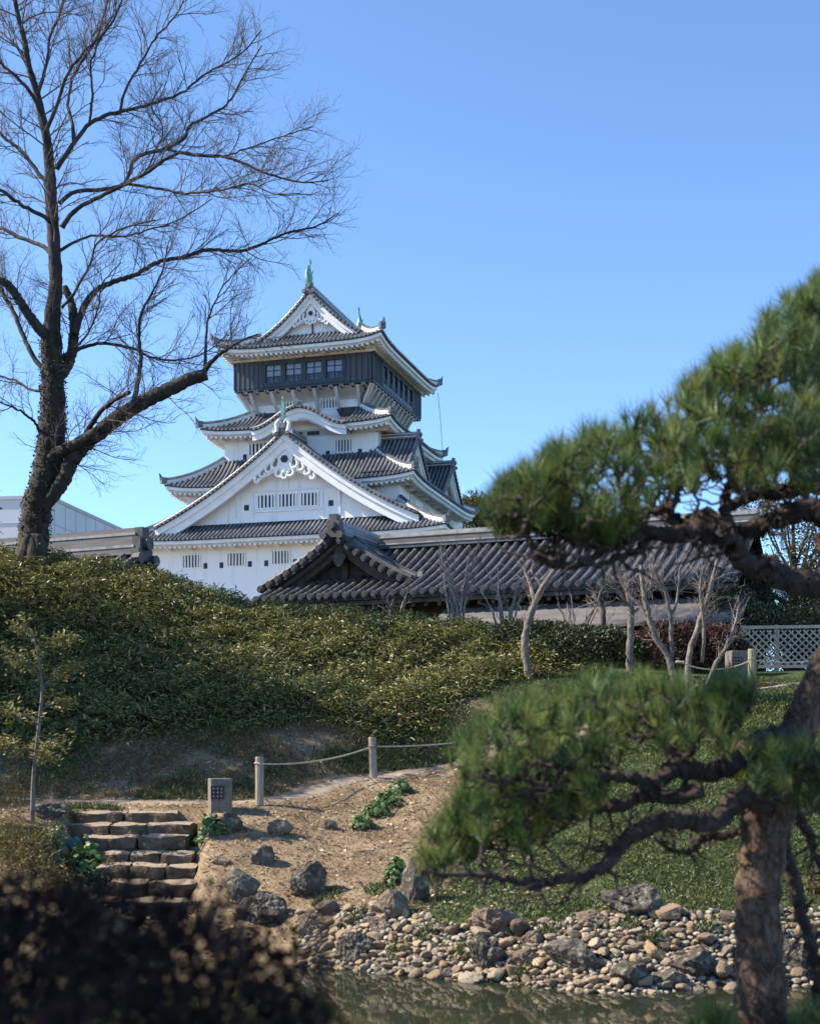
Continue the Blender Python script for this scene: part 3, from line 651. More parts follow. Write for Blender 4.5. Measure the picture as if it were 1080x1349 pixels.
for x in np.arange(RX0 + .2, RX1, .36): ev.hexa([[x - .04, -EV + .16, zs(EV) - .34], [x + .04, -EV + .16, zs(EV) - .34], [x + .04, -2.4, zs(EV) + .1], [x - .04, -2.4, zs(EV) + .1], [x - .04, -EV + .16, zs(EV) - .25], [x + .04, -EV + .16, zs(EV) - .25], [x + .04, -2.4, zs(EV) + .24], [x - .04, -2.4, zs(EV) + .24]])
ev.build('eave_timber', M['brownwood'], mr)
gx0 = HF.loc(441, 703, -2.75)
gz = lambda x: gx0[1] - .80 * x + .085 * x * x
hg = gable(house, 'front_gable', lambda P: np.stack([gx0[0] + P[:, 0], -2.75 + P[:, 1], P[:, 2]], -1), gz, 2.2, 4.2, .8, 6.9, bh=.30, sp=.27, rr=.08, ridge=.44, oni=1.0, wallmat='brownwood', boardmat='brownwood', soffmat='brownwood', ribmat='rib2', steps=12)
vr = MB()
for sg in (-1, 1):
    x = np.linspace(.25, 2.2, 10)
    P = np.stack([gx0[0] + sg * x, np.full(10, -2.1), gz(x) + .14], -1); vr.tube(P, .11, 6, 0); vr.tube(P + [0, 0, -.09], .15, 4, 1, ang=.785)
    vr.tube([P[-1], P[-1] + [sg * .12, 0, .02]], .17, 8, 0)
vr.build('verge_ridge', [M['rib2'], M['mortar2']], hg)
[c for c in hg.children if c.name.startswith('ridge')][0].data.materials[1] = M['mortar2']
pd = MB()
pd.tube([(gx0[0], -2.5, gx0[1] - .32), (gx0[0], -2.5, gx0[1] - .62), (gx0[0], -2.5, gx0[1] - .85)], [.1, .2, .05], 6, 0, sq=.3, up=(0, 1, 0))
for k in range(6): a = k * math.pi / 3; pd.tube([(gx0[0], -2.52, gx0[1] - .58), (gx0[0] + .22 * math.cos(a), -2.52, gx0[1] - .58 + .22 * math.sin(a))], [.09, .03], 5, 0)
pd.build('gable_pendant', M['cladding'], hg)
tie = MB(); tie.box((gx0[0], -2.15, gx0[1] - 1.25), (3.0, .2, .16)); tie.box((gx0[0], -2.05, gx0[1] - .95), (.16, .15, .6)); tie.build('tie_beam', M['brownwood'], hg)
bw = MB(); bw.box(((RX0 + RX1) / 2 + .3, .4, 5.3), (RX1 - RX0 - 1.0, 5.2, 3.2)); bw.build('house_wall', M['brownwood'], house)
pr = MB()
p0 = HF.loc(640, 802, -3.2); p1 = HF.loc(920, 785.5, -3.2); q0 = HF.loc(800, 822, -4.3)
zA, zB = (p0[1] + p1[1]) / 2, q0[1]
xa, xb = HF.loc(585, 805, -3.2)[0], HF.loc(985, 800, -3.2)[0]
pr.grid(np.array([[[x, -3.2 - 1.1 * t, zA + (zB - zA) * t] for t in np.linspace(0, 1, 5)] for x in np.linspace(xa, xb, 12)]), 0)
pr.grid(np.array([[[x, -4.3, zB], [x, -4.33, zB - .07], [x, -3.2, zB - .1]] for x in (xa, xb)]), 1)
for x in (xa, xb): pr.hexa([[x - .02, -4.3, zB - .07], [x + .02, -4.3, zB - .07], [x + .02, -3.2, zA - .1], [x - .02, -3.2, zA - .1], [x - .02, -4.3, zB], [x + .02, -4.3, zB], [x + .02, -3.2, zA], [x - .02, -3.2, zA]], 1)
pr.build('lean_to_roof', [M['cladding'], M['brownwood']], house)
pst = MB()
for x in np.arange(xa + .3, xb, 1.9):
    q = MB(); q.box((x, -4.0, (zB + 3.8) / 2), (.12, .12, zB - 3.85)); q.build('veranda_post', M['brownwood'], house)

NF = Frame(188, 41.0, 24)
nb = empty('garden_gatehouse', 'tiled ridge and stacked end ornament of a neighbouring roof showing over the left hill crest', 'roof', (*NF.O, 0), -NF.t)
zn = lambda x: 8.62 - .62 * x + .03 * x * x
ng = gable(nb, 'tiled_roof', lambda P: np.stack([-P[:, 1], P[:, 0], P[:, 2]], -1), zn, 3.6, 9.5, .7, 6.2, bh=.3, sp=.30, rr=.085, ridge=.95, oni=.75, wallmat='brownwood', boardmat='brownwood', soffmat='brownwood', ribmat='rib2')
vr = MB()
P = np.array([[-.45, -x, zn(x) + .13] for x in np.linspace(.3, 3.0, 8)]); vr.tube(P, .12, 6, 0); vr.tube(P - [0, 0, .1], .17, 4, 1, ang=.785)
vr.tube([P[-1], P[-1] + [0, -.15, .02]], .2, 8, 0)
P2 = np.array([[-1.6, -x, zn(x) + .15] for x in np.linspace(.35, 1.1, 5)]); vr.tube(P2, .14, 6, 0)
vr.build('verge_ridge', [M['rib2'], M['mortar2']], ng)
[c for c in ng.children if c.name.startswith('ridge')][0].data.materials[1] = M['mortar2']
[c for c in ng.children if c.name.startswith('ridge')][0].data.materials[0] = M['cladding']
q = MB(); q.box((-4.9, 0, 5.2), (8.0, 5.4, 2.8)); q.build('house_wall', M['brownwood'], nb)

fb = empty('office_building', 'pale grey modern block seen far off behind the bare tree trunk', 'building', (-52.8, 200, 0), -math.atan2(3.5, 22.6))
q = MB(); q.box((-14, 17, 21), (28, 34, 39.4)); q.build('facade', M['concrete'], fb)
q = MB(); q.box((-14, 17, 40.9), (28.4, 34.4, .5)); q.build('parapet', M['concrete2'], fb)
for k in range(9):
    w_ = MB(); w_.box((.03, 3.5 + k * 2.9, 34.4), (.12, .95, 3.4)); w_.build('window', M['glass'], fb)
for x in (-4, -9.5, -15): w_ = MB(); w_.box((x, -.03, 34), (.5, .14, 8)); w_.build('window', M['glass'], fb)
jt = MB()
for z in (30, 33, 37.2): jt.box((.03, 17, z), (.1, 34, .08)); jt.box((-14, -.03, z), (28, .1, .08))
for y in range(2, 34, 4): jt.box((.03, y, 38), (.09, .06, 5))
jt.build('panel_joint', M['concrete2'], fb)

# ------------------------------------------------------------------ lattice fence, posts, ropes, lanterns
lb = wp(1032, 883, 30.0); lz = zg(lb[0], lb[1])
lf = empty('lattice_fence', 'pale diamond lattice fence panel at the right end of the path', 'fence', (lb[0], lb[1], lz), -.15)
k = 30 / F; W2, H2 = 52 * k, 58 * k
q = MB(); nst = 13
for s in range(-nst, nst + 1):
    for sg in (-1, 1):
        a = s * .155; p = []
        for t in np.linspace(-2.2, 2.2, 200):
            x = a + sg * t; z = .08 + .45 + t
            if -W2 < x < W2 and .1 < z < H2 - .05: p.append((x, sg * .012, z))
        if len(p) > 3: q.tube([p[0], p[-1]], .024, 4, ang=.785)
q.build('lattice', M['lattice'], lf)
for x in (-W2, -.15, W2): q = MB(); q.box((x, .05, H2 / 2 - .1), (.09, .09, H2 + .3)); q.build('fence_post', M['lattice'], lf)
for z in (.1, H2): q = MB(); q.box((0, 0, z), (2 * W2 + .1, .07, .07)); q.build('rail', M['lattice'], lf)
def post(px, pt, pb_, Y, w, m, label, lean=0):
    b = gp(px, pb_); s = b[1] / F; h = (pb_ - pt) * s; r = w * s / 2
    t = empty('rope_post', label, 'post', b, group='rope posts along the garden path')
    q = MB(); z = np.array([-.15, .02, h * .5, h - .02, h]); q.tube(np.stack([lean * z, 0 * z, z], -1), [r * 1.05, r * 1.03, r, r, r * .88], 12); q.build('post_shaft', m, t, smooth=False)
    return b, h
tops = []
P1 = post(342, 997, 1061, 20.6, 11, M['wood'], 'wooden rope post next to the stone lamp at the top of the steps')
P2 = post(492, 971, 1027, 22.5, 10, M['wood'], 'wooden rope post above the leafy green plants, holding both ropes', -.03)
P3 = post(990, 855, 912, 25, 11, M['greenwood'], 'greenish rope post beside the path near the lattice fence')
def rope(a, b, sag, label):
    t = np.linspace(0, 1, 14); P = np.array(a)[None] * (1 - t)[:, None] + np.array(b)[None] * t[:, None]; P[:, 2] -= sag * 4 * t * (1 - t)
    q = MB(); q.tube(P, .014, 6)
    for e in (a, b): q.tube(np.array([[math.cos(c) * .075, math.sin(c) * .075, .01 * math.sin(c * 2)] for c in np.linspace(0, 6.2, 10)]) + e, .013, 5)
    tag(q.build('rope', M['rope']), label, 'rope', 'ropes strung between the path posts')
c1 = P1[0] + [0, 0, P1[1] * .86]; c2 = P2[0] + [-.01, 0, P2[1] * .78]; c3 = P3[0] + [0, 0, P3[1] * .75]
rope(c1, c2, .10, 'rope sagging between the two left wooden posts')
rope(c2, wp(672, 968, 24.4), .06, 'rope running right from the post above the leafy plants into the pine needles')
rope(wp(895, 872, 25.2), c3, .16, 'rope hanging left of the greenish post')
rope(c3, wp(1078, 869, 26.2), .05, 'rope running from the greenish post past the lattice fence')
b4 = wp(672, 968, 24.4); g4 = zg(b4[0], b4[1])
tp = empty('rope_post', 'rope post mostly hidden behind the pine needles', 'post', (b4[0], b4[1], g4), group='rope posts along the garden path')
q = MB(); q.tube([(0, 0, -.1), (0, 0, b4[2] - g4 + .12)], .065, 10); q.build('post_shaft', M['wood'], tp)
def lamp(px, pt, pb_, w, label, yaw, dots):
    b = gp(px, pb_); s = b[1] / F; h = (pb_ - pt) * s; W = w * s
    t = empty('stone_lamp', label, 'garden lamp', b, yaw, 'stone path lamps')
    q = MB(); q.box((0, 0, h / 2 - .1), (W, W, h + .2)); o = q.build('block', M['granite'], t)
    bv = o.modifiers.new('bevel', 'BEVEL'); bv.width = .012; bv.segments = 2
    G = W * .62; cx, cz_ = -W * .19, h * .56
    q = MB(); q.box((cx, -W / 2 - .004, cz_), (G, .03, G)); q.build('grille', M['grille'], t)
    q = MB()
    for i in range(3):
        for j in range(3): q.box((cx + (i - 1) * G * .29, -W / 2 - .018, cz_ + (j - 1) * G * .29), (G * .10, .02, G * .11))
    if dots: q.build('grille_inset', M['palespot'], t)
lamp(290, 1026, 1067, 28, 'square stone lamp with a dark nine-hole grille at the head of the steps', .28, True)
lamp(969, 858, 893, 22, 'square stone lamp near the lattice fence on the upper path', .2, True)
# ------------------------------------------------------------------ stone: steps, rocks, bank
def stone_shader(name, cols, scale, rough=.9, bump=.6, lichen=None, byobj=False):
    m, n, l, p = newmat(name); p.inputs['Roughness'].default_value = rough; p.inputs['Specular IOR Level'].default_value = .25
    tc = n.new('ShaderNodeTexCoord'); t = n.new('ShaderNodeTexNoise'); t.inputs['Scale'].default_value = scale; t.inputs['Detail'].default_value = 9; t.inputs['Roughness'].default_value = .7
    l.new(tc.outputs['Object'], t.inputs['Vector']); r = n.new('ShaderNodeValToRGB'); el = r.color_ramp.elements
    while len(el) < len(cols): el.new(.5)
    for k, c in enumerate(cols): el[k].position = .28 + .44 * k / (len(cols) - 1); el[k].color = (*c, 1)
    out = None
    if byobj:
        oi = n.new('ShaderNodeObjectInfo'); l.new(oi.outputs['Random'], r.inputs[0])
        for k in range(len(cols)): el[k].position = k / (len(cols) - 1)
        g_ = n.new('ShaderNodeMapRange'); g_.inputs[1].default_value = .3; g_.inputs[2].default_value = .7; g_.inputs[3].default_value = .62; g_.inputs[4].default_value = 1.25
        l.new(t.outputs[0], g_.inputs[0]); x = n.new('ShaderNodeMix'); x.data_type = 'RGBA'; x.blend_type = 'MULTIPLY'; x.inputs[0].default_value = 1
        l.new(r.outputs[0], x.inputs[6]); l.new(g_.outputs[0], x.inputs[7]); out = x.outputs[2]
    else: l.new(t.outputs[0], r.inputs[0]); out = r.outputs[0]
    if lichen:
        v = n.new('ShaderNodeTexNoise'); v.inputs['Scale'].default_value = scale * 2.3; v.inputs['Detail'].default_value = 4; l.new(tc.outputs['Object'], v.inputs['Vector'])
        q = n.new('ShaderNodeValToRGB'); q.color_ramp.elements[0].position = .56; q.color_ramp.elements[1].position = .62; l.new(v.outputs[0], q.inputs[0])
        x = n.new('ShaderNodeMix'); x.data_type = 'RGBA'; l.new(q.outputs[0], x.inputs[0]); l.new(out, x.inputs[6]); x.inputs[7].default_value = (*lichen, 1); out = x.outputs[2]
    l.new(out, p.inputs['Base Color'])
    t2 = n.new('ShaderNodeTexNoise'); t2.inputs['Scale'].default_value = scale * 4; t2.inputs['Detail'].default_value = 8; l.new(tc.outputs['Object'], t2.inputs['Vector'])
    b = n.new('ShaderNodeBump'); b.inputs['Strength'].default_value = bump; b.inputs['Distance'].default_value = .03; l.new(t2.outputs[0], b.inputs['Height']); l.new(b.outputs[0], p.inputs['Normal'])
    return m
M['rockdark'] = stone_shader('dark_rock', [(.03, .025, .02), (.085, .07, .055), (.17, .145, .115)], 5, lichen=(.21, .19, .145), bump=1.0)
M['rockgrey'] = stone_shader('grey_rock', [(.045, .037, .028), (.11, .094, .072), (.20, .172, .132)], 6, lichen=(.28, .25, .19), bump=1.0)
M['rockbrown'] = stone_shader('brown_rock', [(.07, .05, .035), (.16, .12, .085), (.27, .215, .155)], 5, bump=1.0)
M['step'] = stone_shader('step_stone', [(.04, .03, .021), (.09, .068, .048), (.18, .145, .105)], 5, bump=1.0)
M['pebble'] = stone_shader('bank_stone', [(.30, .205, .12), (.16, .12, .085), (.40, .30, .195), (.23, .165, .105), (.33, .27, .195), (.10, .08, .06), (.44, .35, .24)], 9, byobj=True, bump=.35)
_ICO = {}
def ico(sub):
    if sub not in _ICO:
        b = bmesh.new(); bmesh.ops.create_icosphere(b, subdivisions=sub, radius=1)
        _ICO[sub] = (np.array([v.co[:] for v in b.verts]), np.array([[v.index for v in f.verts] for f in b.faces])); b.free()
    return _ICO[sub]
def rock_mesh(seed, sub=4, planes=14, rough=.07, ang=.8):
    r_ = np.random.default_rng(seed); D, Fc = ico(sub)
    N = r_.normal(size=(planes, 3)); N /= np.linalg.norm(N, axis=1, keepdims=True); d = r_.uniform(.62, 1.0, planes)
    q = np.clip(D @ N.T, 1e-3, None); rad = np.minimum((d[None] / q).min(1), 1.15)
    rad = ang * rad + (1 - ang) * .9
    for k in range(1, 5):
        f = 1.6 * 1.9 ** k; o = r_.uniform(0, 9, 3)
        rad += rough / k ** .7 * (np.sin(D[:, 0] * f + o[0] + 1.3 * np.sin(D[:, 1] * f * .7)) * np.sin(D[:, 1] * f + o[1]) + np.sin(D[:, 2] * f + o[2] + D[:, 0] * f * .5)) * .6
    if sub > 3:
        for k in range(1, 4):
            f = 5.0 * 1.9 ** k; o = r_.uniform(0, 9, 3)
            rad -= rough * .55 / k * np.abs(np.sin(D[:, 0] * f + o[0] + 1.5 * np.sin(D[:, 2] * f * .6)) + np.sin(D[:, 2] * f * .8 + o[1] + 1.5 * np.sin(D[:, 1] * f * .5)) + np.sin(D[:, 1] * f * .9 + o[2])) ** .8
    return D * rad[:, None], Fc
def rock(px, py, w, h, m, label, seed, depth=.8, planes=14, rough=.07, ang=.85, name='rock', sink=.3, group=None):
    """rock whose foot stands on the ground under photo pixel (px, py + h / 2)"""
    b = gp(px, min(py + h * .42, 1330)); s = b[1] / F
    V, Fc = rock_mesh(seed, 5, planes, rough, ang)
    V = V * np.array([w * s / 2 * 1.08, w * s / 2 * depth, h * s * .62])
    q = MB(); q.add(V, t=Fc); o = q.build(name, M[m], smooth=False)
    o.location = (b[0], b[1] + w * s * .2, b[2] + h * s * .36)
    tag(o, label, 'rock', group); return o
def slab(sz, seed, irr=.022):
    r_ = np.random.default_rng(seed); b = bmesh.new(); bmesh.ops.create_cube(b, size=1)
    bmesh.ops.subdivide_edges(b, edges=b.edges[:], cuts=5, use_grid_fill=True)
    V = np.array([v.co[:] for v in b.verts]); Fc = np.array([[v.index for v in f.verts] for f in b.faces]); b.free()
    e = np.abs(V) * 2; k = np.clip((e - .80) / .20, 0, 1); rr = np.sqrt((k ** 2).sum(1)); V = V * (1 - np.clip(rr - 1, 0, 1) * .07)[:, None]
    V = V * np.array(sz); o = r_.uniform(0, 9, 6)
    for c in range(3): V[:, c] += irr * np.sin(V[:, (c + 1) % 3] * 9 + o[c]) * np.sin(V[:, (c + 2) % 3] * 13 + o[c + 3]) + r_.normal(size=len(V)) * irr * .12
    return V, Fc
STEPS = [(100, 232, 1070, 20.40, 2), (92, 254, 1085, 20.03, 3), (104, 246, 1102, 19.66, 2), (128, 254, 1123, 19.28, 3), (126, 258, 1140, 18.9, 3), (140, 260, 1162, 18.52, 2), (104, 268, 1186, 18.1, 3)]
sb = wp(200, 1186, 18.3)
stairs = empty('stone_steps', 'flight of seven rough stone steps climbing to the path', 'steps', (sb[0], sb[1], zg(sb[0], sb[1])))
for k, (xa_, xb_, yt, Y, n_) in enumerate(STEPS):
    zt = ZC + (YH - yt) / F * Y; xl, xr = (xa_ - 540) / F * Y, (xb_ - 540) / F * Y
    cut = [xl] + [xl + (xr - xl) * (i + random.uniform(-.12, .12)) / n_ for i in range(1, n_)] + [xr]
    q = MB()
    for i in range(n_):
        a, b2 = cut[i] + .008, cut[i + 1] - .008
        V, Fc = slab((b2 - a, .52, .20), 40 + k * 5 + i); V[:, 2] += V[:, 1] * .05; q.add(V + np.array([(a + b2) / 2, Y + .26 + random.uniform(-.02, .02), zt - .10 + random.uniform(-.012, .012)]) - np.array(stairs.location), Fc)
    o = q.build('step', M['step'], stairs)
RK = [(316, 1170, 46, 44, 'rockgrey', 'pale blue-grey angular boulder at the foot of the steps', 1, 9),
 (347, 1198, 60, 44, 'rockdark', 'dark rounded boulder in front of the pale blue-grey boulder', 2, 14),
 (405, 1161, 58, 50, 'rockdark', 'craggy grey rock standing alone on the bare earth and casting a shadow', 3, 18),
 (345, 1127, 28, 30, 'rockgrey', 'small pointed grey stone on the slope above the craggy rock', 4, 10),
 (366, 1093, 34, 20, 'rockbrown', 'low brown stone half buried below the first rope post', 5, 12),
 (302, 1083, 34, 30, 'rockdark', 'dark round stone behind the leafy plant by the stone lamp', 6, 20),
 (432, 1088, 20, 12, 'rockdark', 'little dark stone alone on the earth below the rope', 7, 12),
 (290, 1134, 24, 12, 'rockbrown', 'flat brown stone just right of the middle steps', 8, 10),
 (833, 1190, 76, 44, 'rockdark', 'dark layered rock sitting on the grass slope', 9, 22),
 (652, 1217, 62, 42, 'rockbrown', 'brown rugged boulder at the top left of the stony bank', 10, 22),
 (642, 1262, 52, 46, 'rockdark', 'dark pitted rock at the waterline below the brown boulder', 11, 24),
 (756, 1262, 78, 42, 'rockgrey', 'large smooth grey boulder in the middle of the stony bank', 12, 10),
 (918, 1271, 66, 34, 'rockdark', 'dark flat-topped rock near the water left of the pine trunk', 13, 14),
 (779, 1213, 46, 24, 'rockbrown', 'rounded brown stone left of the layered rock', 14, 16),
 (549, 1163, 42, 62, 'rockdark', 'upright dark rock half hidden by the lowest pine needles', 15, 12),
 (520, 1196, 40, 34, 'rockbrown', 'squat brown rock at the corner of grass and bare earth', 16, 12),
 (470, 1252, 56, 46, 'rockgrey', 'cracked grey boulder at the left end of the stony bank', 17, 18),
 (408, 1222, 40, 34, 'rockbrown', 'tan boulder just behind the dark hedge tip', 18, 14),
 (63, 1069, 50, 26, 'rockdark', 'dark stone beside the sapling at the path edge', 19, 16),
 (833, 1287, 50, 30, 'rockdark', 'dark wedge-shaped rock at the water edge below the grey boulder', 20, 10),
 (882, 1293, 44, 20, 'rockgrey', 'flat pale slab lying at the water edge', 21, 8),
 (693, 1262, 34, 24, 'rockbrown', 'blunt brown boulder between the pitted rock and the large grey boulder', 22, 12),
 (700, 1238, 30, 22, 'rockbrown', 'brown boulder on the upper bank right of the brown rugged boulder', 23, 12),
 (590, 1288, 30, 14, 'rockgrey', 'flat grey stone touching the water on the left of the bank', 24, 10),
 (1050, 1262, 52, 46, 'rockdark', 'dark rock behind the leaning stem right of the pine trunk', 25, 14),
 (500, 1222, 34, 22, 'rockbrown', 'tan boulder above the cracked grey boulder', 26, 14),
 (230, 1088, 26, 16, 'rockbrown', 'small flat brown stone right of the second step', 27, 12),
 (108, 1103, 34, 24, 'rockdark', 'dark stone bordering the left side of the upper steps', 28, 14)]
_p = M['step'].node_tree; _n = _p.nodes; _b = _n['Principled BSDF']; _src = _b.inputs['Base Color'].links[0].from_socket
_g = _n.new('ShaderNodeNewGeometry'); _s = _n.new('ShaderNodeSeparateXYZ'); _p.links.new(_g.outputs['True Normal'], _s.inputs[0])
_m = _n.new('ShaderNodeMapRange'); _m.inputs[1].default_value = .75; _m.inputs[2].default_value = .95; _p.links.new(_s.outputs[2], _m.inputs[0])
_x = _n.new('ShaderNodeMix'); _x.data_type = 'RGBA'; _p.links.new(_m.outputs[0], _x.inputs[0]); _p.links.new(_src, _x.inputs[6]); _x.inputs[7].default_value = (.30, .235, .165, 1); _p.links.new(_x.outputs[2], _b.inputs['Base Color'])   # dusty treads, made paler still for the sunlight painted on them
for px, py, w_, h_, m_, lab, sd, pl in RK: rock(px, py, w_, h_, m_, lab, sd, planes=pl, rough=.085 if pl > 12 else .05, ang=.97)
# flat stones in the upper path
for i, (px, py, w_) in enumerate(((950, 916, 40), (905, 926, 34), (1010, 903, 30))): rock(px, py, w_, 9, 'rockbrown', ['flat brown stone at the edge of the upper path below the lamp', 'flat brown stone where the upper path meets the pine needles', 'flat stone at the upper path edge right of the greenish post'][i], 60 + i)
# bank stones
TPL = []
for k in range(16):
    V, Fc = rock_mesh(100 + k, 3, 10, .05, 1.0 if k % 4 else .75); q = MB(); q.add(V * [1, .7, .52], t=Fc); TPL.append(q)
_me = [q.build('bank_stone', M['pebble'], smooth=False) for q in TPL]
_meshes = [o.data for o in _me]
for o in _me: bpy.data.objects.remove(o)
cand = []
up_e = lambda x: np.interp(x, [300, 380, 430, 500, 560, 600, 680, 760, 850, 960, 1090], [1215, 1205, 1200, 1198, 1208, 1222, 1222, 1212, 1204, 1202, 1200])
lo_e = lambda x: np.interp(x, [300, 380, 450, 640, 800, 960, 1090], [1275, 1275, 1284, 1302, 1318, 1310, 1306])
occ = np.zeros((0, 3)); r2 = np.random.default_rng(11)
for rep in range(26000):
    x = r2.uniform(395, 1090); y = r2.uniform(up_e(x), lo_e(x)); big = 1.0 if rep < 300 else (.8 if rep < 4000 else .55)
    w_ = r2.uniform(11, 22) * big if r2.random() < .80 else r2.uniform(22, 44) * big
    if len(occ):
        d = np.hypot((occ[:, 0] - x), (occ[:, 1] - y) * 1.55) / ((occ[:, 2] + w_) * .5)
        if d.min() < .70: continue
    occ = np.vstack([occ, [x, y, w_]])
ordr = np.argsort(-occ[:, 2]); small = MB()
for k, i in enumerate(ordr):
    x, y, w_ = occ[i]; b = gp(x, y); s = b[1] / F * w_ / 2 * 1.12
    rot = Matrix.Rotation(r2.uniform(0, 6.28), 4, 'Z') @ Matrix.Rotation(r2.normal() * .28, 4, 'X') @ Matrix.Rotation(r2.normal() * .28, 4, 'Y')
    if k < 300:
        o = bpy.data.objects.new('bank_stone', _meshes[k % 16]); COL.objects.link(o)
        o.matrix_world = Matrix.Translation((b[0], b[1], b[2] + s * .32)) @ rot @ Matrix.Scale(s, 4)
        tag(o, 'rounded tan or grey stone among the stones covering the pond bank', 'stone', 'stones covering the pond bank')
    else:
        V = TPL[k % 16].v[0]
        Rm = np.array(rot.to_3x3()); small.add((V * s) @ Rm.T + [b[0], b[1], b[2] + s * .3], t=TPL[k % 16].t[0])
M['gravel'] = leafmat('small_stones', [(0, (.20, .15, .10)), (.3, (.34, .27, .18)), (.6, (.24, .22, .19)), (1, (.44, .37, .28))], .9, 0, .2)
if small.n: tag(small.build('gravel', M['gravel'], smooth=True), 'small stones filling the gaps of the pond bank', kind='stuff')
tl = MB(); bb = gp(101, 1124); tl.tube([(0, 0, 0), (0, 0, .17), (0, -.03, .2)], [.085, .10, .07], 10); tl.tube([(0, -.02, .14), (0, -.13, .16)], [.07, .085], 10)
o = tl.build('garden_spotlight', M['teal']); o.location = bb + [0, 0, -.02]; tag(o, 'small teal spotlight in the plants left of the steps', 'spotlight')
# ------------------------------------------------------------------ leaves and blades
def unit(a): return a / (np.linalg.norm(a, axis=-1, keepdims=True) + 1e-9)
def blades(mb, B, D, Nn, L, W, m=0, mid=.45, droop=0.0):
    """one leaf per row: base B, direction D, face normal about Nn, length L, width W"""
    B = np.asarray(B); D = unit(D); S = unit(np.cross(D, Nn)); L = np.broadcast_to(L, (len(B),))[:, None]; W = np.broadcast_to(W, (len(B),))[:, None]
    up = np.cross(S, D)
    a = B; b = B + D * L * mid + S * W / 2 + up * L * .04; c = B + D * L - up * L * droop; d = B + D * L * mid - S * W / 2 + up * L * .04
    V = np.stack([a, b, c, d], 1).reshape(-1, 3); i = np.arange(len(B))[:, None] * 4
    mb.add(V, np.concatenate([i, i + 1, i + 2, i + 3], 1), m=m)
def tris(mb, B, D, L, W, m=0):
    B = np.asarray(B); D = unit(D); S = unit(np.cross(D, rng.normal(size=D.shape))); L = np.broadcast_to(L, (len(B),))[:, None]; W = np.broadcast_to(W, (len(B),))[:, None]
    V = np.stack([B + S * W / 2, B - S * W / 2, B + D * L], 1).reshape(-1, 3); i = np.arange(len(B))[:, None] * 3
    mb.add(V, t=np.concatenate([i, i + 1, i + 2], 1), m=m)
def rdir(n, up=0.0, spread=1.0):
    d = rng.normal(size=(n, 3)) * spread; d[:, 2] = np.abs(d[:, 2]) * .6 + up; return unit(d)
M['sasa'] = leafmat('bamboo_grass_leaf', [(0, (.040, .050, .012)), (.3, (.085, .102, .024)), (.58, (.16, .165, .04)), (.8, (.27, .25, .075)), (.93, (.38, .33, .14)), (1, (.42, .34, .18))], .42, .22, .45)
M['lawn'] = leafmat('ground_cover_leaf', [(0, (.030, .046, .012)), (.5, (.068, .098, .026)), (.85, (.115, .145, .042)), (1, (.20, .18, .07))], .5, .2, .4)
M['dry'] = leafmat('dry_blade', [(0, (.12, .085, .045)), (.4, (.22, .16, .09)), (.75, (.32, .245, .145)), (1, (.42, .34, .21))], .9, .1, .1)
M['litter'] = leafmat('fallen_leaf', [(0, (.14, .075, .04)), (.5, (.28, .18, .10)), (.85, (.42, .32, .20)), (1, (.55, .46, .33))], .75, .05, .2)
# bamboo grass over the hill
def sasa_pts(n, x0, x1):
    X = rng.uniform(x0, x1, n); Y = rng.uniform(22.5, 35.5, n)
    f = foot_y(X); edge = Y - f + nz(X, Y, .7, 2) * .35
    k = (edge > 0) & ((Y < 32.8) | (rng.random(n) < .4))
    return X[k], Y[k], edge[k]
mb = MB()
X, Y, E_ = [np.concatenate(q) for q in zip(sasa_pts(230000, -9.6, 8.2), sasa_pts(26000, -16.5, -9.6), sasa_pts(14000, 8.2, 12))]
hh = (.30 + .17 * nz(X, Y, 1.3, 1) + .20 * nz(X, Y, .38, 6)) * sstep(-.1, .9, E_) + .06
Z = Zg(X, Y) + hh * rng.uniform(.25, 1.12, len(X)) ** .7
D = rng.normal(size=(len(X), 3)); D[:, 2] = D[:, 2] * .45 + .12 + .25 * nz(X, Y, .5, 9); D[:, 1] -= .25
Nn = rng.normal(size=D.shape) * .45 + [0, -.15, 1]
blades(mb, np.stack([X, Y, Z], -1), D, Nn, rng.uniform(.085, .18, len(X)), rng.uniform(.022, .042, len(X)), droop=.12)
tag(mb.build('bamboo_grass', M['sasa']), 'dense dwarf bamboo grass covering the hill under the keep', kind='stuff')
# ground cover on the grass slope, and thin green patches elsewhere
mb = MB()
X = rng.uniform(-.6, 8.5, 210000); Y = rng.uniform(15.7, 27.5, len(X)); w_ = grass_w(X, Y); w_ = w_ * (.45 + .55 * (nz(X, Y, .6, 4) > -.35)); k = rng.random(len(X)) < w_; X, Y = X[k], Y[k]
Z = Zg(X, Y) - .01
blades(mb, np.stack([X, Y, Z], -1), rdir(len(X), .35), rng.normal(size=(len(X), 3)) * .6 + [0, 0, .6], rng.uniform(.05, .11, len(X)) , rng.uniform(.010, .02, len(X)), droop=.15)
for (px, py, rx, ry, n_) in ((520, 1003, 55, 14, 2600), (455, 1003, 30, 10, 700), (570, 985, 40, 14, 2000), (640, 960, 60, 16, 1500), (25, 1110, 60, 26, 2600), (110, 1090, 50, 16, 1200), (500, 1175, 20, 8, 250), (430, 1185, 20, 8, 200), (1000, 925, 90, 18, 3000)):
    for _ in range(1):
        c = gp(px, py); sx = rx * c[1] / F; a = rng.uniform(0, 6.28, n_); r = np.sqrt(rng.random(n_)); X = c[0] + np.cos(a) * r * sx; Y = c[1] + np.sin(a) * r * max(.3, ry * c[1] / F * 2.2)
        blades(mb, np.stack([X, Y, Zg(X, Y)], -1), rdir(n_, .5), rng.normal(size=(n_, 3)) * .6 + [0, -.3, .8], rng.uniform(.05, .12, n_), rng.uniform(.015, .03, n_), droop=.1)
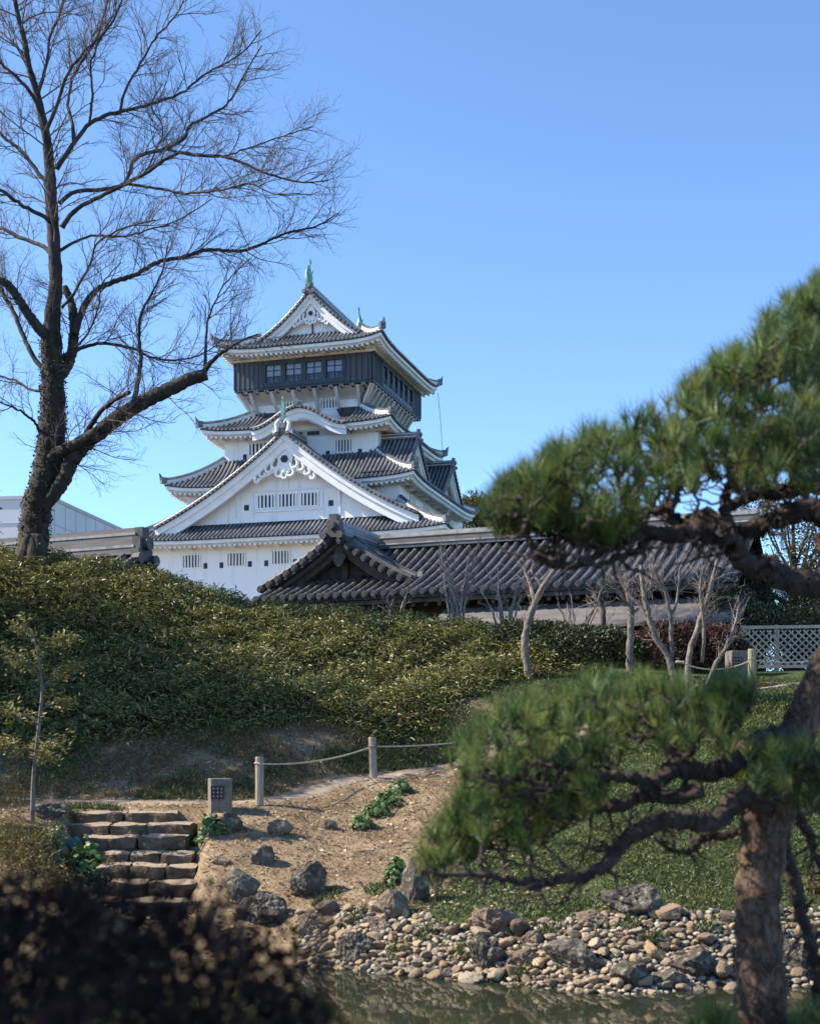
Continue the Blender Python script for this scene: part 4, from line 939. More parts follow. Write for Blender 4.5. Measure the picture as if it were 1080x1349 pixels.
X = rng.uniform(-8.5, 1.6, 60000); Y = rng.uniform(21.5, 25.6, len(X)); k = (dist_poly(X, Y, PC) > .36) & (Y > np.interp(X, PC[:, 0], PC[:, 1])) & (Y < foot_y(X) + .5) & (nz(X, Y, .8, 12) + .25 * rng.normal(size=len(X)) > .35); X, Y = X[k], Y[k]
blades(mb, np.stack([X, Y, Zg(X, Y)], -1), rdir(len(X), .5), rng.normal(size=(len(X), 3)) * .6 + [0, -.3, .8], rng.uniform(.06, .16, len(X)), rng.uniform(.012, .026, len(X)), droop=.15)
for px, py in ((150, 1108), (200, 1128), (178, 1145), (236, 1167), (252, 1106), (120, 1098), (160, 1168), (245, 1146), (470, 1215), (560, 1235), (610, 1262), (720, 1235), (690, 1290), (860, 1245), (830, 1225), (520, 1262), (930, 1230)):
    c = gp(px, py); n_ = 60; X = c[0] + rng.normal(size=n_) * .07; Y = c[1] + rng.normal(size=n_) * .05
    blades(mb, np.stack([X, Y, Zg(X, Y) + .05], -1), rdir(n_, .8), rng.normal(size=(n_, 3)) * .6 + [0, -.3, .8], rng.uniform(.06, .15, n_), rng.uniform(.012, .025, n_), droop=.1)
tag(mb.build('ground_cover', M['lawn']), 'short green ground cover on the slope behind the pond bank', kind='stuff')
# dry grass stubble and litter on the bare earth
mb = MB()
X = rng.uniform(-8, 1.5, 90000); Y = rng.uniform(16.8, 25.2, len(X)); k = (rng.random(len(X)) < (1 - grass_w(X, Y)) * (.35 + .65 * (nz(X, Y, .5, 7) > -.1))) & (dist_poly(X, Y, PC) > .42) & (Y < foot_y(X) + .4); X, Y = X[k], Y[k]
blades(mb, np.stack([X, Y, Zg(X, Y) - .005], -1), rdir(len(X), .15), rng.normal(size=(len(X), 3)) * .6 + [0, 0, .6], rng.uniform(.03, .085, len(X)), rng.uniform(.005, .011, len(X)))
tag(mb.build('dry_grass', M['dry']), 'short dry brown grass over the bare earth slope', kind='stuff')
mb = MB()
def litter(n, x0, x1, y0, y1, s0, s1, f=None):
    X = rng.uniform(x0, x1, n); Y = rng.uniform(y0, y1, n)
    if f is not None: k = f(X, Y); X, Y = X[k], Y[k]
    n = len(X); a = rng.uniform(0, 6.28, n); L = rng.uniform(s0, s1, n)
    D = np.stack([np.cos(a), np.sin(a), rng.normal(size=n) * .25 + .1], -1)
    blades(mb, np.stack([X, Y, Zg(X, Y) + .02], -1), D, rng.normal(size=(n, 3)) * .35 + [0, -.35, 1], L, L * rng.uniform(.4, .65, n), mid=.5, droop=.1)
litter(11000, -8.5, 2, 16.8, 25.2, .03, .085, lambda x, y: (y < foot_y(x) + .5) & (nz(x, y, .9, 3) > -.7))
litter(700, -.8, 5, 15, 16.8, .03, .06)
litter(1500, .5, 8, 16.6, 25, .03, .06, lambda x, y: nz(x, y, 1.1, 5) > .1)
litter(2600, -8, 3, 22.6, 26, .03, .07, lambda x, y: (y > foot_y(x) - 1.2) & (y < foot_y(x) + .5))
tag(mb.build('fallen_leaves', M['litter']), 'dry fallen leaves scattered over the earth and grass', kind='stuff')

# ------------------------------------------------------------------ leafy plants (leopard plant), weeds, sapling
M['leo'] = leafmat('round_leaf', [(0, (.030, .065, .018)), (.5, (.07, .125, .030)), (.85, (.12, .18, .05)), (1, (.2, .25, .10))], .45, .2, .35)
M['stem'] = mat('green_stem', (.10, .12, .05), rough=.7)
def round_leaves(mb, C, N_, r):
    n = len(C); N_ = unit(N_); A = unit(np.cross(N_, rng.normal(size=N_.shape))); B = np.cross(N_, A); K = 9
    th = np.linspace(.35, 2 * np.pi - .35, K); rr = np.array([.55, .9, 1, 1, 1.05, 1, 1, .9, .55])
    P = C[:, None] + r[:, None, None] * rr[None, :, None] * (A[:, None] * np.cos(th)[None, :, None] + B[:, None] * np.sin(th)[None, :, None]) - N_[:, None] * (r[:, None, None] * .12)
    V = np.concatenate([C[:, None] + N_[:, None] * r[:, None, None] * .04, P], 1).reshape(-1, 3); i = np.arange(n)[:, None] * (K + 1)
    t = np.concatenate([np.concatenate([i, i + k, i + k + 1], 1) for k in range(1, K)])
    mb.add(V, t=t)
def leopard(spots, label, n=60, r=.055, h=.2):
    b0 = gp(*spots[0][:2]); t = empty('leafy_plant', label, 'plant', b0); lm = MB()
    for px, py, rx in spots:
        st = MB()
        b = gp(px, py); sx = rx * b[1] / F; m_ = int(n * rx / 30)
        a = rng.uniform(0, 6.28, m_); q = np.sqrt(rng.random(m_)); X = b[0] + np.cos(a) * q * sx; Y = b[1] + np.sin(a) * q * sx * .8
        Z = Zg(X, Y) + h * (1.05 - .75 * q ** 2) * rng.uniform(.45, 1.1, m_)
        C = np.stack([X, Y, Z], -1) - b0; out = np.stack([np.cos(a) * q * .7, np.sin(a) * q * .7 - .25, np.full(m_, .8)], -1) + rng.normal(size=(m_, 3)) * .33
        round_leaves(lm, C, out, rng.uniform(.6, 1.1, m_) * r)
        for k in range(0, m_, 3): st.tube([b - b0, (b - b0) * .4 + C[k] * .6 - [0, 0, .02], C[k]], .006, 3)
        st.build('stem', M['stem'], t)
    lm.build('foliage', M['leo'], t)
leopard([(268, 1100, 18), (283, 1096, 22), (300, 1095, 14)], 'round-leaved green plant beside the steps under the stone lamp', 110)
leopard([(478, 1092, 17), (495, 1076, 20), (510, 1062, 22), (528, 1045, 18)], 'long row of glossy round-leaved plants climbing the bare slope', 110)
leopard([(517, 1162, 14), (522, 1148, 14)], 'small leafy plant beside the upright dark rock', 100)
leopard([(95, 1160, 30), (115, 1150, 30), (128, 1162, 22), (112, 1135, 18)], 'broad clump of pale-edged leaves left of the lower steps', 80, .06, .34)
leopard([(60, 1112, 26), (80, 1102, 18)], 'pale green low plants left of the teal spotlight', 70, .035, .12)
leopard([(185, 1150, 12)], 'tiny leafy tuft growing on the lower steps', 70, .03, .10)
M['weed'] = leafmat('withered_leaf', [(0, (.09, .045, .03)), (.3, (.13, .085, .04)), (.6, (.15, .125, .045)), (.85, (.22, .18, .07)), (1, (.32, .26, .12))], .8, .2, .2)
mb = MB()
for (px, py, rx, n_, h) in ((20, 1120, 55, 1500, .45), (50, 1150, 60, 1500, .4), (10, 1060, 40, 900, .5), (85, 1180, 40, 700, .3), (150, 1165, 25, 400, .3), (165, 1190, 40, 400, .25), (1075, 1175, 14, 500, .25)):
    b = gp(px, py); sx = rx * b[1] / F; X = b[0] + rng.normal(size=n_) * sx * .5; Y = b[1] + rng.normal(size=n_) * sx * .4; Z = Zg(X, Y) + rng.random(n_) ** 1.4 * h
    blades(mb, np.stack([X, Y, Z], -1), rdir(n_, .2), rng.normal(size=(n_, 3)), rng.uniform(.03, .08, n_), rng.uniform(.012, .028, n_))
    k = n_ // 5; tris(mb, np.stack([X[:k], Y[:k], Zg(X[:k], Y[:k])], -1), rdir(k, 1.2), rng.uniform(.15, h + .1, k), .006)
X = rng.uniform(-8.5, 1.6, 60000); Y = rng.uniform(21.5, 25.6, len(X)); k = (dist_poly(X, Y, PC) > .36) & (Y > np.interp(X, PC[:, 0], PC[:, 1])) & (Y < foot_y(X) + .4) & (nz(X, Y, .5, 15) + .3 * rng.normal(size=len(X)) > -.3); X, Y = X[k], Y[k]
blades(mb, np.stack([X, Y, Zg(X, Y)], -1), rdir(len(X), .4), rng.normal(size=(len(X), 3)) * .6 + [0, -.3, .6], rng.uniform(.05, .14, len(X)), rng.uniform(.008, .02, len(X)), droop=.15)
tag(mb.build('withered_weeds', M['weed']), 'reddish and yellow withered weeds left of the steps', kind='stuff')

def cr(pts, n):
    """smooth curve through points (Catmull-Rom), n samples"""
    P = np.asarray(pts, float); d = np.concatenate([[0], np.cumsum(np.linalg.norm(np.diff(P[:, :3], axis=0), axis=1))]); d /= d[-1]
    Q = np.vstack([2 * P[0] - P[1], P, 2 * P[-1] - P[-2]]); out = []
    for s in np.linspace(0, 1, n):
        i = min(np.searchsorted(d, s, side='right') - 1, len(P) - 2); u = (s - d[i]) / (d[i + 1] - d[i] + 1e-9)
        p0, p1, p2, p3 = Q[i:i + 4]
        out.append(.5 * (2 * p1 + (p2 - p0) * u + (2 * p0 - 5 * p1 + 4 * p2 - p3) * u * u + (3 * p1 - p0 - 3 * p2 + p3) * u ** 3))
    return np.array(out)
def trace(px, w, Y0, Y1=None, n=None, wob=0.0):
    """branch drawn through photo pixels: world path and radii; depth runs from Y0 to Y1"""
    P = np.array(px, float); Y1 = Y0 if Y1 is None else Y1; n = n or max(6, len(P) * 4)
    W = np.interp(np.linspace(0, 1, len(P)), np.linspace(0, 1, len(w)), w)
    d = np.concatenate([[0], np.cumsum(np.hypot(*np.diff(P, axis=0).T))]); d /= d[-1]
    Yv = Y0 + (Y1 - Y0) * d
    Q = np.stack([(P[:, 0] - 540) / F * Yv, Yv, ZC + (YH - P[:, 1]) / F * Yv, W * Yv / F / 2], -1)
    Q = cr(Q, n)
    if wob: Q[:, :3] += rng.normal(size=(n, 3)) * wob * np.sin(np.linspace(0, np.pi, n))[:, None]
    return Q[:, :3], np.maximum(Q[:, 3], .002)
def bark_tube(mb, P, r, n=14, rough=.12, m=0, fr=9):
    """limb with an uneven bark outline"""
    k = mb.n; mb.tube(P, r, n, m); V = mb.v[-1]; N = len(P); c = np.repeat(P, n, 0); d = V - c
    f = 1 + rough * (np.sin(V[:, 0] * fr * 2.1 + V[:, 2] * fr) + np.sin(V[:, 2] * fr * 1.7 - V[:, 1] * fr * 2) + .6 * np.sin(V[:, 2] * fr * 4.1 + V[:, 0] * fr * 5)) / 2
    mb.v[-1] = c + d * f[:, None]
def sprout(P, r, lv, spec, out, start=.2):
    """side shoots along a branch, recursively; spec[lv] = (spacing, lmin, lmax, angle, r0, up, bend)"""
    if lv >= len(spec): return
    sp, l0, l1, ang, r0, up, bend = spec[lv]
    d = np.concatenate([[0], np.cumsum(np.linalg.norm(np.diff(P, axis=0), axis=1))]); L = d[-1]
    s = L * start + rng.random() * sp
    while s < L:
        i = min(np.searchsorted(d, s), len(P) - 1); i = max(i, 1); f = (s - d[i-1]) / (d[i] - d[i-1] + 1e-9); p = P[i-1] + (P[i] - P[i-1]) * f; T = unit(P[i] - P[i-1])
        q = rng.normal(size=3) * [1, .75, 1]; q -= T * (q @ T); q = unit(q); a = ang * rng.uniform(.7, 1.3)
        dr = unit(T * math.cos(a) + q * math.sin(a) + [0, 0, up]); ln = rng.uniform(l0, l1) * (1 - .45 * s / L); n = 6
        pts = [p]
        for k in range(n - 1):
            dr = unit(dr + rng.normal(size=3) * bend + np.array([0, 0, up * .35])); pts.append(pts[-1] + dr * ln / (n - 1))
        pts = np.array(pts); rr = min(r0, float(np.interp(s, d, r)) * .7); rad = np.linspace(rr, max(rr * .4, .0022), n)
        out.append((pts, rad, lv)); sprout(pts, rad, lv + 1, spec, out, .12)
        s += sp * rng.uniform(.6, 1.5)
sb_ = gp(43, 1085); sp_t = empty('sapling', 'thin young tree with sparse yellow-green leaves on the left slope', 'tree', sb_)
Y0 = sb_[1]; mb = MB(); outl = []
P, r = trace([(43, 1088), (45, 1020), (52, 955), (56, 905), (50, 860), (42, 828)], (7, 5.5, 5, 4, 3, 1.5), Y0); mb.tube(P - sb_, r, 7)
mb.build('trunk', M['palebark'], sp_t); bb_ = MB(); lv_ = MB(); LP = []
for px in ([(52, 960), (40, 945), (20, 940), (0, 938)], [(50, 985), (65, 982), (78, 984)], [(55, 905), (75, 890), (100, 880)], [(55, 900), (45, 880), (28, 872), (10, 868)], [(54, 935), (75, 925), (95, 925)], [(48, 1005), (60, 998), (72, 1000)], [(52, 870), (70, 850), (95, 842)], [(46, 845), (30, 830), (20, 828)], [(48, 990), (35, 985), (18, 990), (0, 985)]):
    P, r = trace(px, (2.6, 1.2), Y0, Y0 + rng.uniform(-.4, .4)); bb_.tube(P - sb_, r, 5); o_ = []; sprout(P, r, 0, [(.10, .12, .35, .8, .004, .15, .25)], o_, .15)
    for p_, r_, l_ in o_: bb_.tube(p_ - sb_, r_, 3); LP.append(p_)
bb_.build('branch', M['palebark'], sp_t); LP = np.concatenate(LP); LP = np.repeat(LP, 7, 0) + rng.normal(size=(len(LP) * 7, 3)) * .06 - sb_
blades(lv_, LP, rdir(len(LP), 0) * [1, 1, .6], rng.normal(size=(len(LP), 3)) * .5 + [0, -.2, 1], rng.uniform(.06, .11, len(LP)), rng.uniform(.025, .04, len(LP)))
M['yleaf'] = leafmat('sapling_leaf', [(0, (.09, .10, .025)), (.5, (.19, .18, .05)), (1, (.32, .27, .10))], .5, .35, .4); lv_.build('foliage', M['yleaf'], sp_t)
# ------------------------------------------------------------------ big bare tree on the hill
TB = gp(46, 748); TY = TB[1]
tree = empty('bare_tree', 'tall bare winter tree with an ivy-dark trunk on the left of the hill', 'tree', TB)
TPX = [(38, 775), (41, 748), (45, 705), (51, 660), (60, 630), (67, 590), (70, 540), (70, 500), (68, 450), (70, 410), (74, 375), (72, 330), (69, 280), (66, 225), (62, 183), (55, 150), (47, 115), (38, 85), (32, 50), (22, 10), (14, -50), (8, -110)]
TW = (60, 44, 38, 36, 36, 36, 32, 29, 26, 20, 17.5, 16.5, 16, 14, 12, 10.5, 9, 8, 7, 6, 4, 3)
mb = MB(); P, r = trace(TPX, TW, TY, TY + .2, 160); bark_tube(mb, P - TB, r, 24, .10, fr=11)
for a, w_ in (((28, 765), 30), ((62, 770), 28), ((50, 778), 34)):
    q, rr = trace([(44 + (a[0] - 46) * .3, 705), (43 + (a[0] - 46) * .6, 735), (a[0] - 2, a[1] - 4), (a[0] + (a[0] - 46) * .8, a[1] + 14)], (16, w_ * .7, w_ * .6, 8), TY - .25, TY - .5); bark_tube(mb, q - TB, rr, 9, .1, fr=6)
mb.build('trunk', M['bark'], tree, smooth=True)
LIMBS = [
 ([(46, 700), (54, 672), (69, 654), (84, 633), (95, 607), (112, 585), (134, 567), (176, 537), (220, 514), (250, 500), (272, 493)], (20, 23, 24, 24, 25, 25, 24, 22, 19), -.3),
 ([(58, 618), (70, 602), (86, 592), (106, 583), (128, 570)], (18, 20, 20, 19), -.3),
 ([(268, 492), (276, 480), (290, 467), (316, 450), (340, 440)], (13, 9, 5, 2.5), -.6),
 ([(271, 490), (271, 474), (273, 430), (281, 404), (300, 370), (330, 340)], (10, 6, 4, 3, 2), -.5),
 ([(172, 536), (179, 520), (186, 474), (183, 430), (190, 405), (201, 385), (215, 355), (222, 320)], (13, 9, 7, 5, 4, 2), -.3),
 ([(74, 478), (88, 468), (104, 460), (135, 452), (176, 460), (201, 471), (239, 474), (275, 462), (300, 440)], (12, 8, 6, 5, 3, 2), .5),
 ([(112, 578), (120, 560), (135, 541), (152, 526), (171, 517)], (14, 10, 9, 8), -.9),
 ([(76, 500), (88, 484), (96, 460), (98, 425), (93, 395), (86, 378)], (18, 17, 17, 14, 10), .2),
 ([(99, 440), (105, 420), (113, 400), (128, 382), (151, 371), (179, 362), (208, 346), (246, 337), (275, 329), (325, 329), (375, 308), (417, 298), (447, 280)], (15, 13, 11, 9, 8, 7, 6, 4, 2), .3),
 ([(79, 268), (90, 258), (104, 252), (158, 246), (172, 225), (179, 208), (217, 196), (240, 184), (252, 165), (271, 154), (300, 137), (321, 100), (345, 60)], (9, 8, 8, 8, 7, 7, 6, 5, 4, 2.5), .6),
 ([(82, 300), (92, 285), (108, 271), (140, 255), (167, 242), (196, 225), (229, 204), (258, 204), (300, 208), (354, 229), (396, 240), (433, 238)], (11, 9, 8, 7, 7, 6, 5, 4, 2), -.6),
 ([(167, 242), (205, 248), (250, 254), (292, 250), (329, 242), (360, 255), (395, 255)], (6, 5, 4, 3, 2), -.9),
 ([(75, 222), (90, 200), (104, 180), (125, 158), (162, 146), (200, 137), (242, 121), (267, 100), (317, 71), (345, 40)], (11, 9, 8, 8, 6, 5, 4, 3, 2), .2),
 ([(217, 196), (250, 204), (292, 206), (325, 196), (362, 183), (412, 167)], (5, 4, 3, 2), .9),
 ([(98, 188), (96, 165), (90, 135), (100, 95), (125, 55), (140, 10), (150, -40)], (9, 7, 6, 5, 4, 3), .7),
 ([(60, 175), (75, 140), (88, 100), (110, 70), (145, 35), (165, -10)], (9, 7, 6, 5, 3), -.5),
 ([(50, 125), (60, 90), (66, 50), (82, 10), (95, -50)], (8, 6, 5, 3), .5),
 ([(54, 148), (40, 120), (20, 100), (-10, 75), (-50, 60)], (8, 7, 5, 3), -.5),
 ([(40, 95), (25, 65), (5, 45), (-25, 20)], (7, 5, 3), .4),
 ([(158, 150), (165, 120), (185, 85), (205, 50), (235, 15), (250, -25)], (6, 5, 4, 2), .3),
 ([(118, 165), (122, 120), (120, 85), (135, 45), (160, 5)], (6, 5, 4, 2), -.4),
 ([(67, 292), (56, 284), (31, 271), (0, 250), (-40, 235)], (10, 8, 7, 5), -.4),
 ([(68, 335), (58, 325), (25, 312), (0, 300), (-40, 295)], (10, 8, 7, 5), .5),
 ([(64, 240), (54, 232), (42, 215), (29, 200), (0, 175), (-40, 140)], (9, 8, 7, 5), .3),
 ([(66, 445), (55, 436), (35, 410), (16, 381), (0, 369), (-40, 350)], (17, 17, 15, 13, 11), -.3),
 ([(66, 492), (55, 484), (40, 462), (28, 435), (18, 410), (9, 395), (-10, 360), (-40, 320)], (11, 10, 9, 8, 7), .4),
 ([(60, 515), (40, 513), (20, 500), (0, 495), (-40, 470)], (7, 5, 4, 3), .5),
 ([(55, 575), (45, 555), (25, 540), (0, 530)], (7, 5, 3), -.5),
 ([(88, 470), (115, 440), (130, 405), (135, 375), (160, 345)], (5, 4, 3, 2), -.4),
 ([(82, 405), (95, 390), (118, 350), (130, 320), (165, 300), (205, 290)], (6, 5, 4, 3), -.7),
 ([(80, 330), (100, 318), (125, 310), (155, 312), (190, 305), (235, 290), (280, 262)], (7, 5, 4, 3, 2), .5),
 ([(192, 228), (205, 200), (215, 170), (200, 140), (215, 110)], (4, 3, 2.5, 2), .1),
]
TW_ = []
for px, w_, dy in LIMBS:
    P, r = trace(px, [a * (.80 if w_[0] > 16 else .66) for a in w_], TY + dy * .15, TY + dy * 2.2, n=max(24, len(px) * (10 if w_[0] > 14 else 5)), wob=.012)
    q = MB(); bark_tube(q, P - TB, r, 14 if w_[0] > 14 else (9 if w_[0] > 8 else 6), .085, fr=14); q.build('limb', M['bark'] if w_[0] > 11 else M['limb'], tree, smooth=True)
    big = w_[0] > 20
    sprout(P, r, 0, [(.17, .7, 1.9, .72, .013, .12, .16), (.13, .35, 1.0, .65, .008, .10, .20), (.10, .16, .5, .6, .0058, .08, .23)], TW_, .45 if big else .22)
P, r = trace(TPX[11:], TW[11:], TY, TY + .2, 30); sprout(P, r, 0, [(.15, .8, 2.4, .9, .02, .1, .16), (.16, .4, 1.1, .65, .0095, .12, .2), (.12, .16, .42, .6, .006, .1, .22)], TW_, .0)
P, r = trace(TPX[3:11], TW[3:11], TY, TY, 20); sprout(P, r, 0, [(.5, .6, 1.5, 1.2, .012, .0, .18), (.22, .3, .7, .65, .007, .0, .2), (.16, .16, .3, .6, .005, .05, .2)], TW_, .1)
tm = MB(); print('twigs', len(TW_))
for p_, r_, l_ in TW_: tm.tube(p_ - TB, r_, 4 if l_ == 0 else 3, 0, cap=False)
tw = tm.build('twigs', M['twig'], tree, smooth=True); tw['kind'] = 'stuff'
M['ivy'] = leafmat('ivy_leaf', [(0, (.012, .018, .007)), (.6, (.028, .036, .013)), (1, (.045, .05, .022))], .75, .1, .15)
iv = MB(); P, r = trace(TPX[:10], TW[:10], TY, TY, 200); n_ = 3600; i = rng.integers(0, 185, n_); a = rng.uniform(0, 6.28, n_)
o_ = np.stack([np.cos(a), np.sin(a), rng.normal(size=n_) * .2], -1); keep_ = rng.random(n_) < (.35 + .65 * (nz(a * 2, P[i, 2], .5, 3) > -.1)); i, o_ = i[keep_], o_[keep_]
C = P[i] + o_ * (r[i] * rng.uniform(.98, 1.12, len(i)))[:, None] - TB
blades(iv, C, o_ * .5 + rng.normal(size=o_.shape) * .6 - [0, 0, .3], o_, rng.uniform(.04, .08, len(i)), rng.uniform(.03, .06, len(i)))
iv.build('ivy', M['ivy'], tree)

# ------------------------------------------------------------------ pale crape myrtles, bare shrubs
def myrtle(px0, strokes, label, Y=None, bark='palebark', tw=True, name='crape_myrtle', cat='tree', base=None):
    b = gp(*px0) if Y is None else np.array([(px0[0] - 540) / F * Y, Y, zg((px0[0] - 540) / F * Y, Y)])
    t = empty(name, label, cat, b, group=None); Y = b[1]; TWG = []
    for k, (px, w_) in enumerate(strokes):
        if k == 0: px = [(px0[0], YH - (b[2] - .1 - ZC) * F / Y)] + px
        P, r = trace(px, [a * .74 for a in w_], Y, Y + (0 if k == 0 else rng.uniform(-.5, .5)), wob=.008); q = MB(); bark_tube(q, P - b, r, 9, .07, fr=10); q.build('trunk' if k == 0 else 'branch', M[bark], t, smooth=True)
        if tw: sprout(P, r, 0, [(.09, .3, 1.0, .7, .0065, .2, .22), (.08, .14, .5, .6, .004, .1, .24)], TWG, .42)
    q = MB()
    for p_, r_, l_ in TWG: q.tube(p_ - b, r_, 3, cap=False)
    if q.n: o = q.build('twigs', M['shrubtwig'], t); o['kind'] = 'stuff'
myrtle((696, 893), [([(695, 880), (691, 850), (697, 815), (707, 788), (722, 762), (733, 746)], (15, 15, 14, 13, 10, 6)), ([(704, 793), (698, 768), (689, 748)], (9, 8, 4)), ([(715, 775), (700, 750), (712, 735)], (5, 3))], 'pale smooth bare trunk forking near its top, alone left of the other pale trees')
myrtle((829, 862), [([(829, 850), (831, 814), (827, 783), (823, 757)], (13, 13, 11, 7)), ([(829, 800), (812, 775), (800, 755)], (6, 5, 3)), ([(829, 812), (845, 795), (850, 770)], (6, 4, 3))], 'short upright grey trunk between the two leaning pale trees', 27.6)
myrtle((893, 925), [([(888, 900), (878, 862), (862, 838), (852, 801), (846, 772), (844, 745)], (13, 12, 11, 9, 7)), ([(884, 866), (883, 820), (878, 785), (868, 765), (859, 745)], (8, 8, 7, 5)), ([(882, 812), (890, 797), (895, 748)], (6, 5, 3)), ([(856, 815), (835, 790), (815, 765)], (7, 6, 3)), ([(850, 790), (858, 765), (855, 742)], (5, 3))], 'many-stemmed pale tree leaning left behind the pine', 24.6)
myrtle((905, 895), [([(907, 866), (919, 828), (930, 792), (941, 752), (944, 735)], (12, 11, 10, 8, 5)), ([(924, 872), (927, 828), (922, 779), (927, 745)], (7, 7, 6, 4)), ([(938, 765), (955, 758), (972, 752)], (5, 4, 2))], 'pale tree leaning right with two long stems', 26)
myrtle((922, 936), [([(924, 925), (940, 881), (954, 855), (968, 823), (972, 800)], (10, 9, 8, 6, 3))], 'thin pale stem leaning right beside the upper path', 24.3)
myrtle((792, 850), [([(793, 828), (795, 805), (789, 788), (797, 770)], (11, 10, 8, 4)), ([(791, 795), (780, 785)], (5, 3))], 'short dark crooked trunk in front of the grey lean-to roof', 28.5, 'limb')
def shrub(px, Y, n, hpx, spread, label, bark='shrubtwig'):
    x = (px - 540) / F * Y; b = np.array([x, Y, zg(x, Y)]); t = empty('bare_shrub', label, 'shrub', b); q = MB(); o_ = []
    for k in range(n):
        px1 = px + rng.uniform(-1, 1) * spread; h0 = YH - (b[2] - ZC) * F / Y; py1 = hpx + rng.uniform(0, 45)
        P, r = trace([(px + rng.uniform(-9, 9), h0 + 4), (px + (px1 - px) * .35 + rng.uniform(-6, 6), h0 - (h0 - py1) * .45), (px1, py1)], (4.5, 3, 1.4), Y, Y + rng.uniform(-.6, .6), wob=.02); q.tube(P - b, r, 5)
        sprout(P, r, 0, [(.16, .25, .8, .6, .007, .2, .2), (.15, .12, .35, .6, .0045, .1, .2)], o_, .2)
    q.build('stem', M[bark], t); q = MB()
    for p_, r_, l_ in o_: q.tube(p_ - b, r_, 3, cap=False)
    o = q.build('twigs', M[bark], t); o['kind'] = 'stuff'
shrub(602, 31, 9, 705, 45, 'bare twiggy shrub in front of the garden house gable roof')
shrub(665, 31, 7, 745, 45, 'low bare shrub right of the larger twiggy shrub')
shrub(760, 29.5, 6, 765, 40, 'bare thin shrub between the pale trunks in front of the lean-to roof')
shrub(515, 32, 5, 770, 40, 'small bare shrub below the garden house gable')

# ------------------------------------------------------------------ leafy trees of the background
M['evergreen'] = leafmat('evergreen_leaf', [(0, (.016, .026, .010)), (.5, (.038, .050, .018)), (.85, (.07, .08, .03)), (1, (.12, .12, .05))], .5, .2, .4)
M['olive'] = leafmat('olive_leaf', [(0, (.04, .042, .015)), (.5, (.085, .078, .028)), (.85, (.15, .125, .05)), (1, (.22, .17, .08))], .6, .3, .3)
def leafy(x, y, h, r, n, m, label, ls=.25, cl=26, name='evergreen_tree', flat=.8, low=.3):
    b = np.array([x, y, zg(x, y)]); t = empty(name, label, 'tree', b); q = MB()
    z = np.linspace(-.2, h * .8, 7); bark_tube(q, np.stack([np.sin(z) * .03 * r, np.cos(z * .7) * .03 * r, z], -1), np.linspace(.07 * r + .05, .02 * r, 7), 8, .08)
    L = MB(); cs = []
    for k in range(cl):
        a = rng.uniform(0, 6.28); f = rng.uniform(low, 1); rr = r * math.sin(min(1, (1 - f) * 1.5 + .25) * 1.57) * rng.uniform(.35, 1)
        c = np.array([math.cos(a) * rr, math.sin(a) * rr, h * f * .93]); s = r * rng.uniform(.22, .42)
        zt = max(.1, c[2] * .62); q.tube([[0, 0, zt], c * .55 + [0, 0, zt * .4], c], [.025 * r, .015 * r, .006 * r], 5)
        m_ = n // cl; d = unit(rng.normal(size=(m_, 3))); p = c + d * (s * rng.uniform(.35, 1.05, m_) ** .6)[:, None] * [1, 1, flat]
        blades(L, p, d + rng.normal(size=(m_, 3)) * .7, rng.normal(size=(m_, 3)) * .6 + [0, 0, .7], rng.uniform(.6, 1.2, m_) * ls, rng.uniform(.4, .7, m_) * ls * .6)
    q.build('trunk', M['bark'], t); L.build('crown', M[m], t)
leafy(8.3, 158, 33.0, 4.6, 16000, 'olive', 'olive-green tree crown beyond the right corner of the keep', .55, 60, low=.55)
leafy(10.4, 37, 5.9, 2.0, 12000, 'olive', 'olive-brown bushy tree at the right edge behind the upper pine limb', .14, 40)
leafy(8.6, 33.5, 2.9, 1.0, 7000, 'evergreen', 'dark clipped evergreen between the garden house and the lattice fence', .10, 34)
leafy(-8.75, 47, 4.2, .9, 2500, 'evergreen', 'little dark pine tip sticking up over the left hill crest', .14, 16)
M['redbush'] = leafmat('reddish_leaf', [(0, (.03, .016, .012)), (.5, (.065, .033, .022)), (1, (.13, .07, .045))], .6, .2, .3)
for (px, Y, r, h, m, lab) in ((1040, 31.2, 1.7, 1.55, 'evergreen', 'dense dark hedge directly behind the lattice fence'), (1120, 31.4, 1.5, 1.7, 'evergreen', 'dark hedge past the right end of the lattice fence'), (880, 28.5, 1.0, 1.0, 'redbush', 'reddish low hedge bush between the pale trunks'), (945, 28.6, .75, 1.05, 'redbush', 'reddish bush left of the lattice fence'), (770, 28.3, 1.3, .75, 'evergreen', 'clipped dark green hedge behind the lower pine foliage'), (700, 29, 1.2, .8, 'evergreen', 'clipped dark green hedge beside the lone pale trunk')):
    x = (px - 540) / F * Y; b = np.array([x, Y, zg(x, Y)]); t = empty('hedge_bush', lab, 'bush', b); q = MB(); n_ = 7000
    d = unit(rng.normal(size=(n_, 3))); d[:, 2] = np.abs(d[:, 2]); p = d * np.array([r, .6, h]) * (rng.uniform(.55, 1.05, n_) ** .5)[:, None] * (1 + .12 * nz(d[:, 0] * 4, d[:, 2] * 4, 1, 2))[:, None]
    blades(q, p, d + rng.normal(size=d.shape) * .8, d + rng.normal(size=d.shape) * .6, rng.uniform(.05, .10, n_), rng.uniform(.03, .05, n_)); q.build('foliage', M[m], t)
    q = MB()
    for k in range(9): q.tube([(0, 0, -.1), (rng.uniform(-.5, .5) * r, rng.uniform(-.3, .3), h * .45), (rng.uniform(-.8, .8) * r, rng.uniform(-.4, .4), h * .8)], [.03, .02, .008], 5)
    q.build('stem', M['limb'], t)
leafy(9.6, 32.6, 2.2, 1.3, 9000, 'evergreen', 'dark hedge tree standing right behind the lattice fence', .09, 40, low=.05)
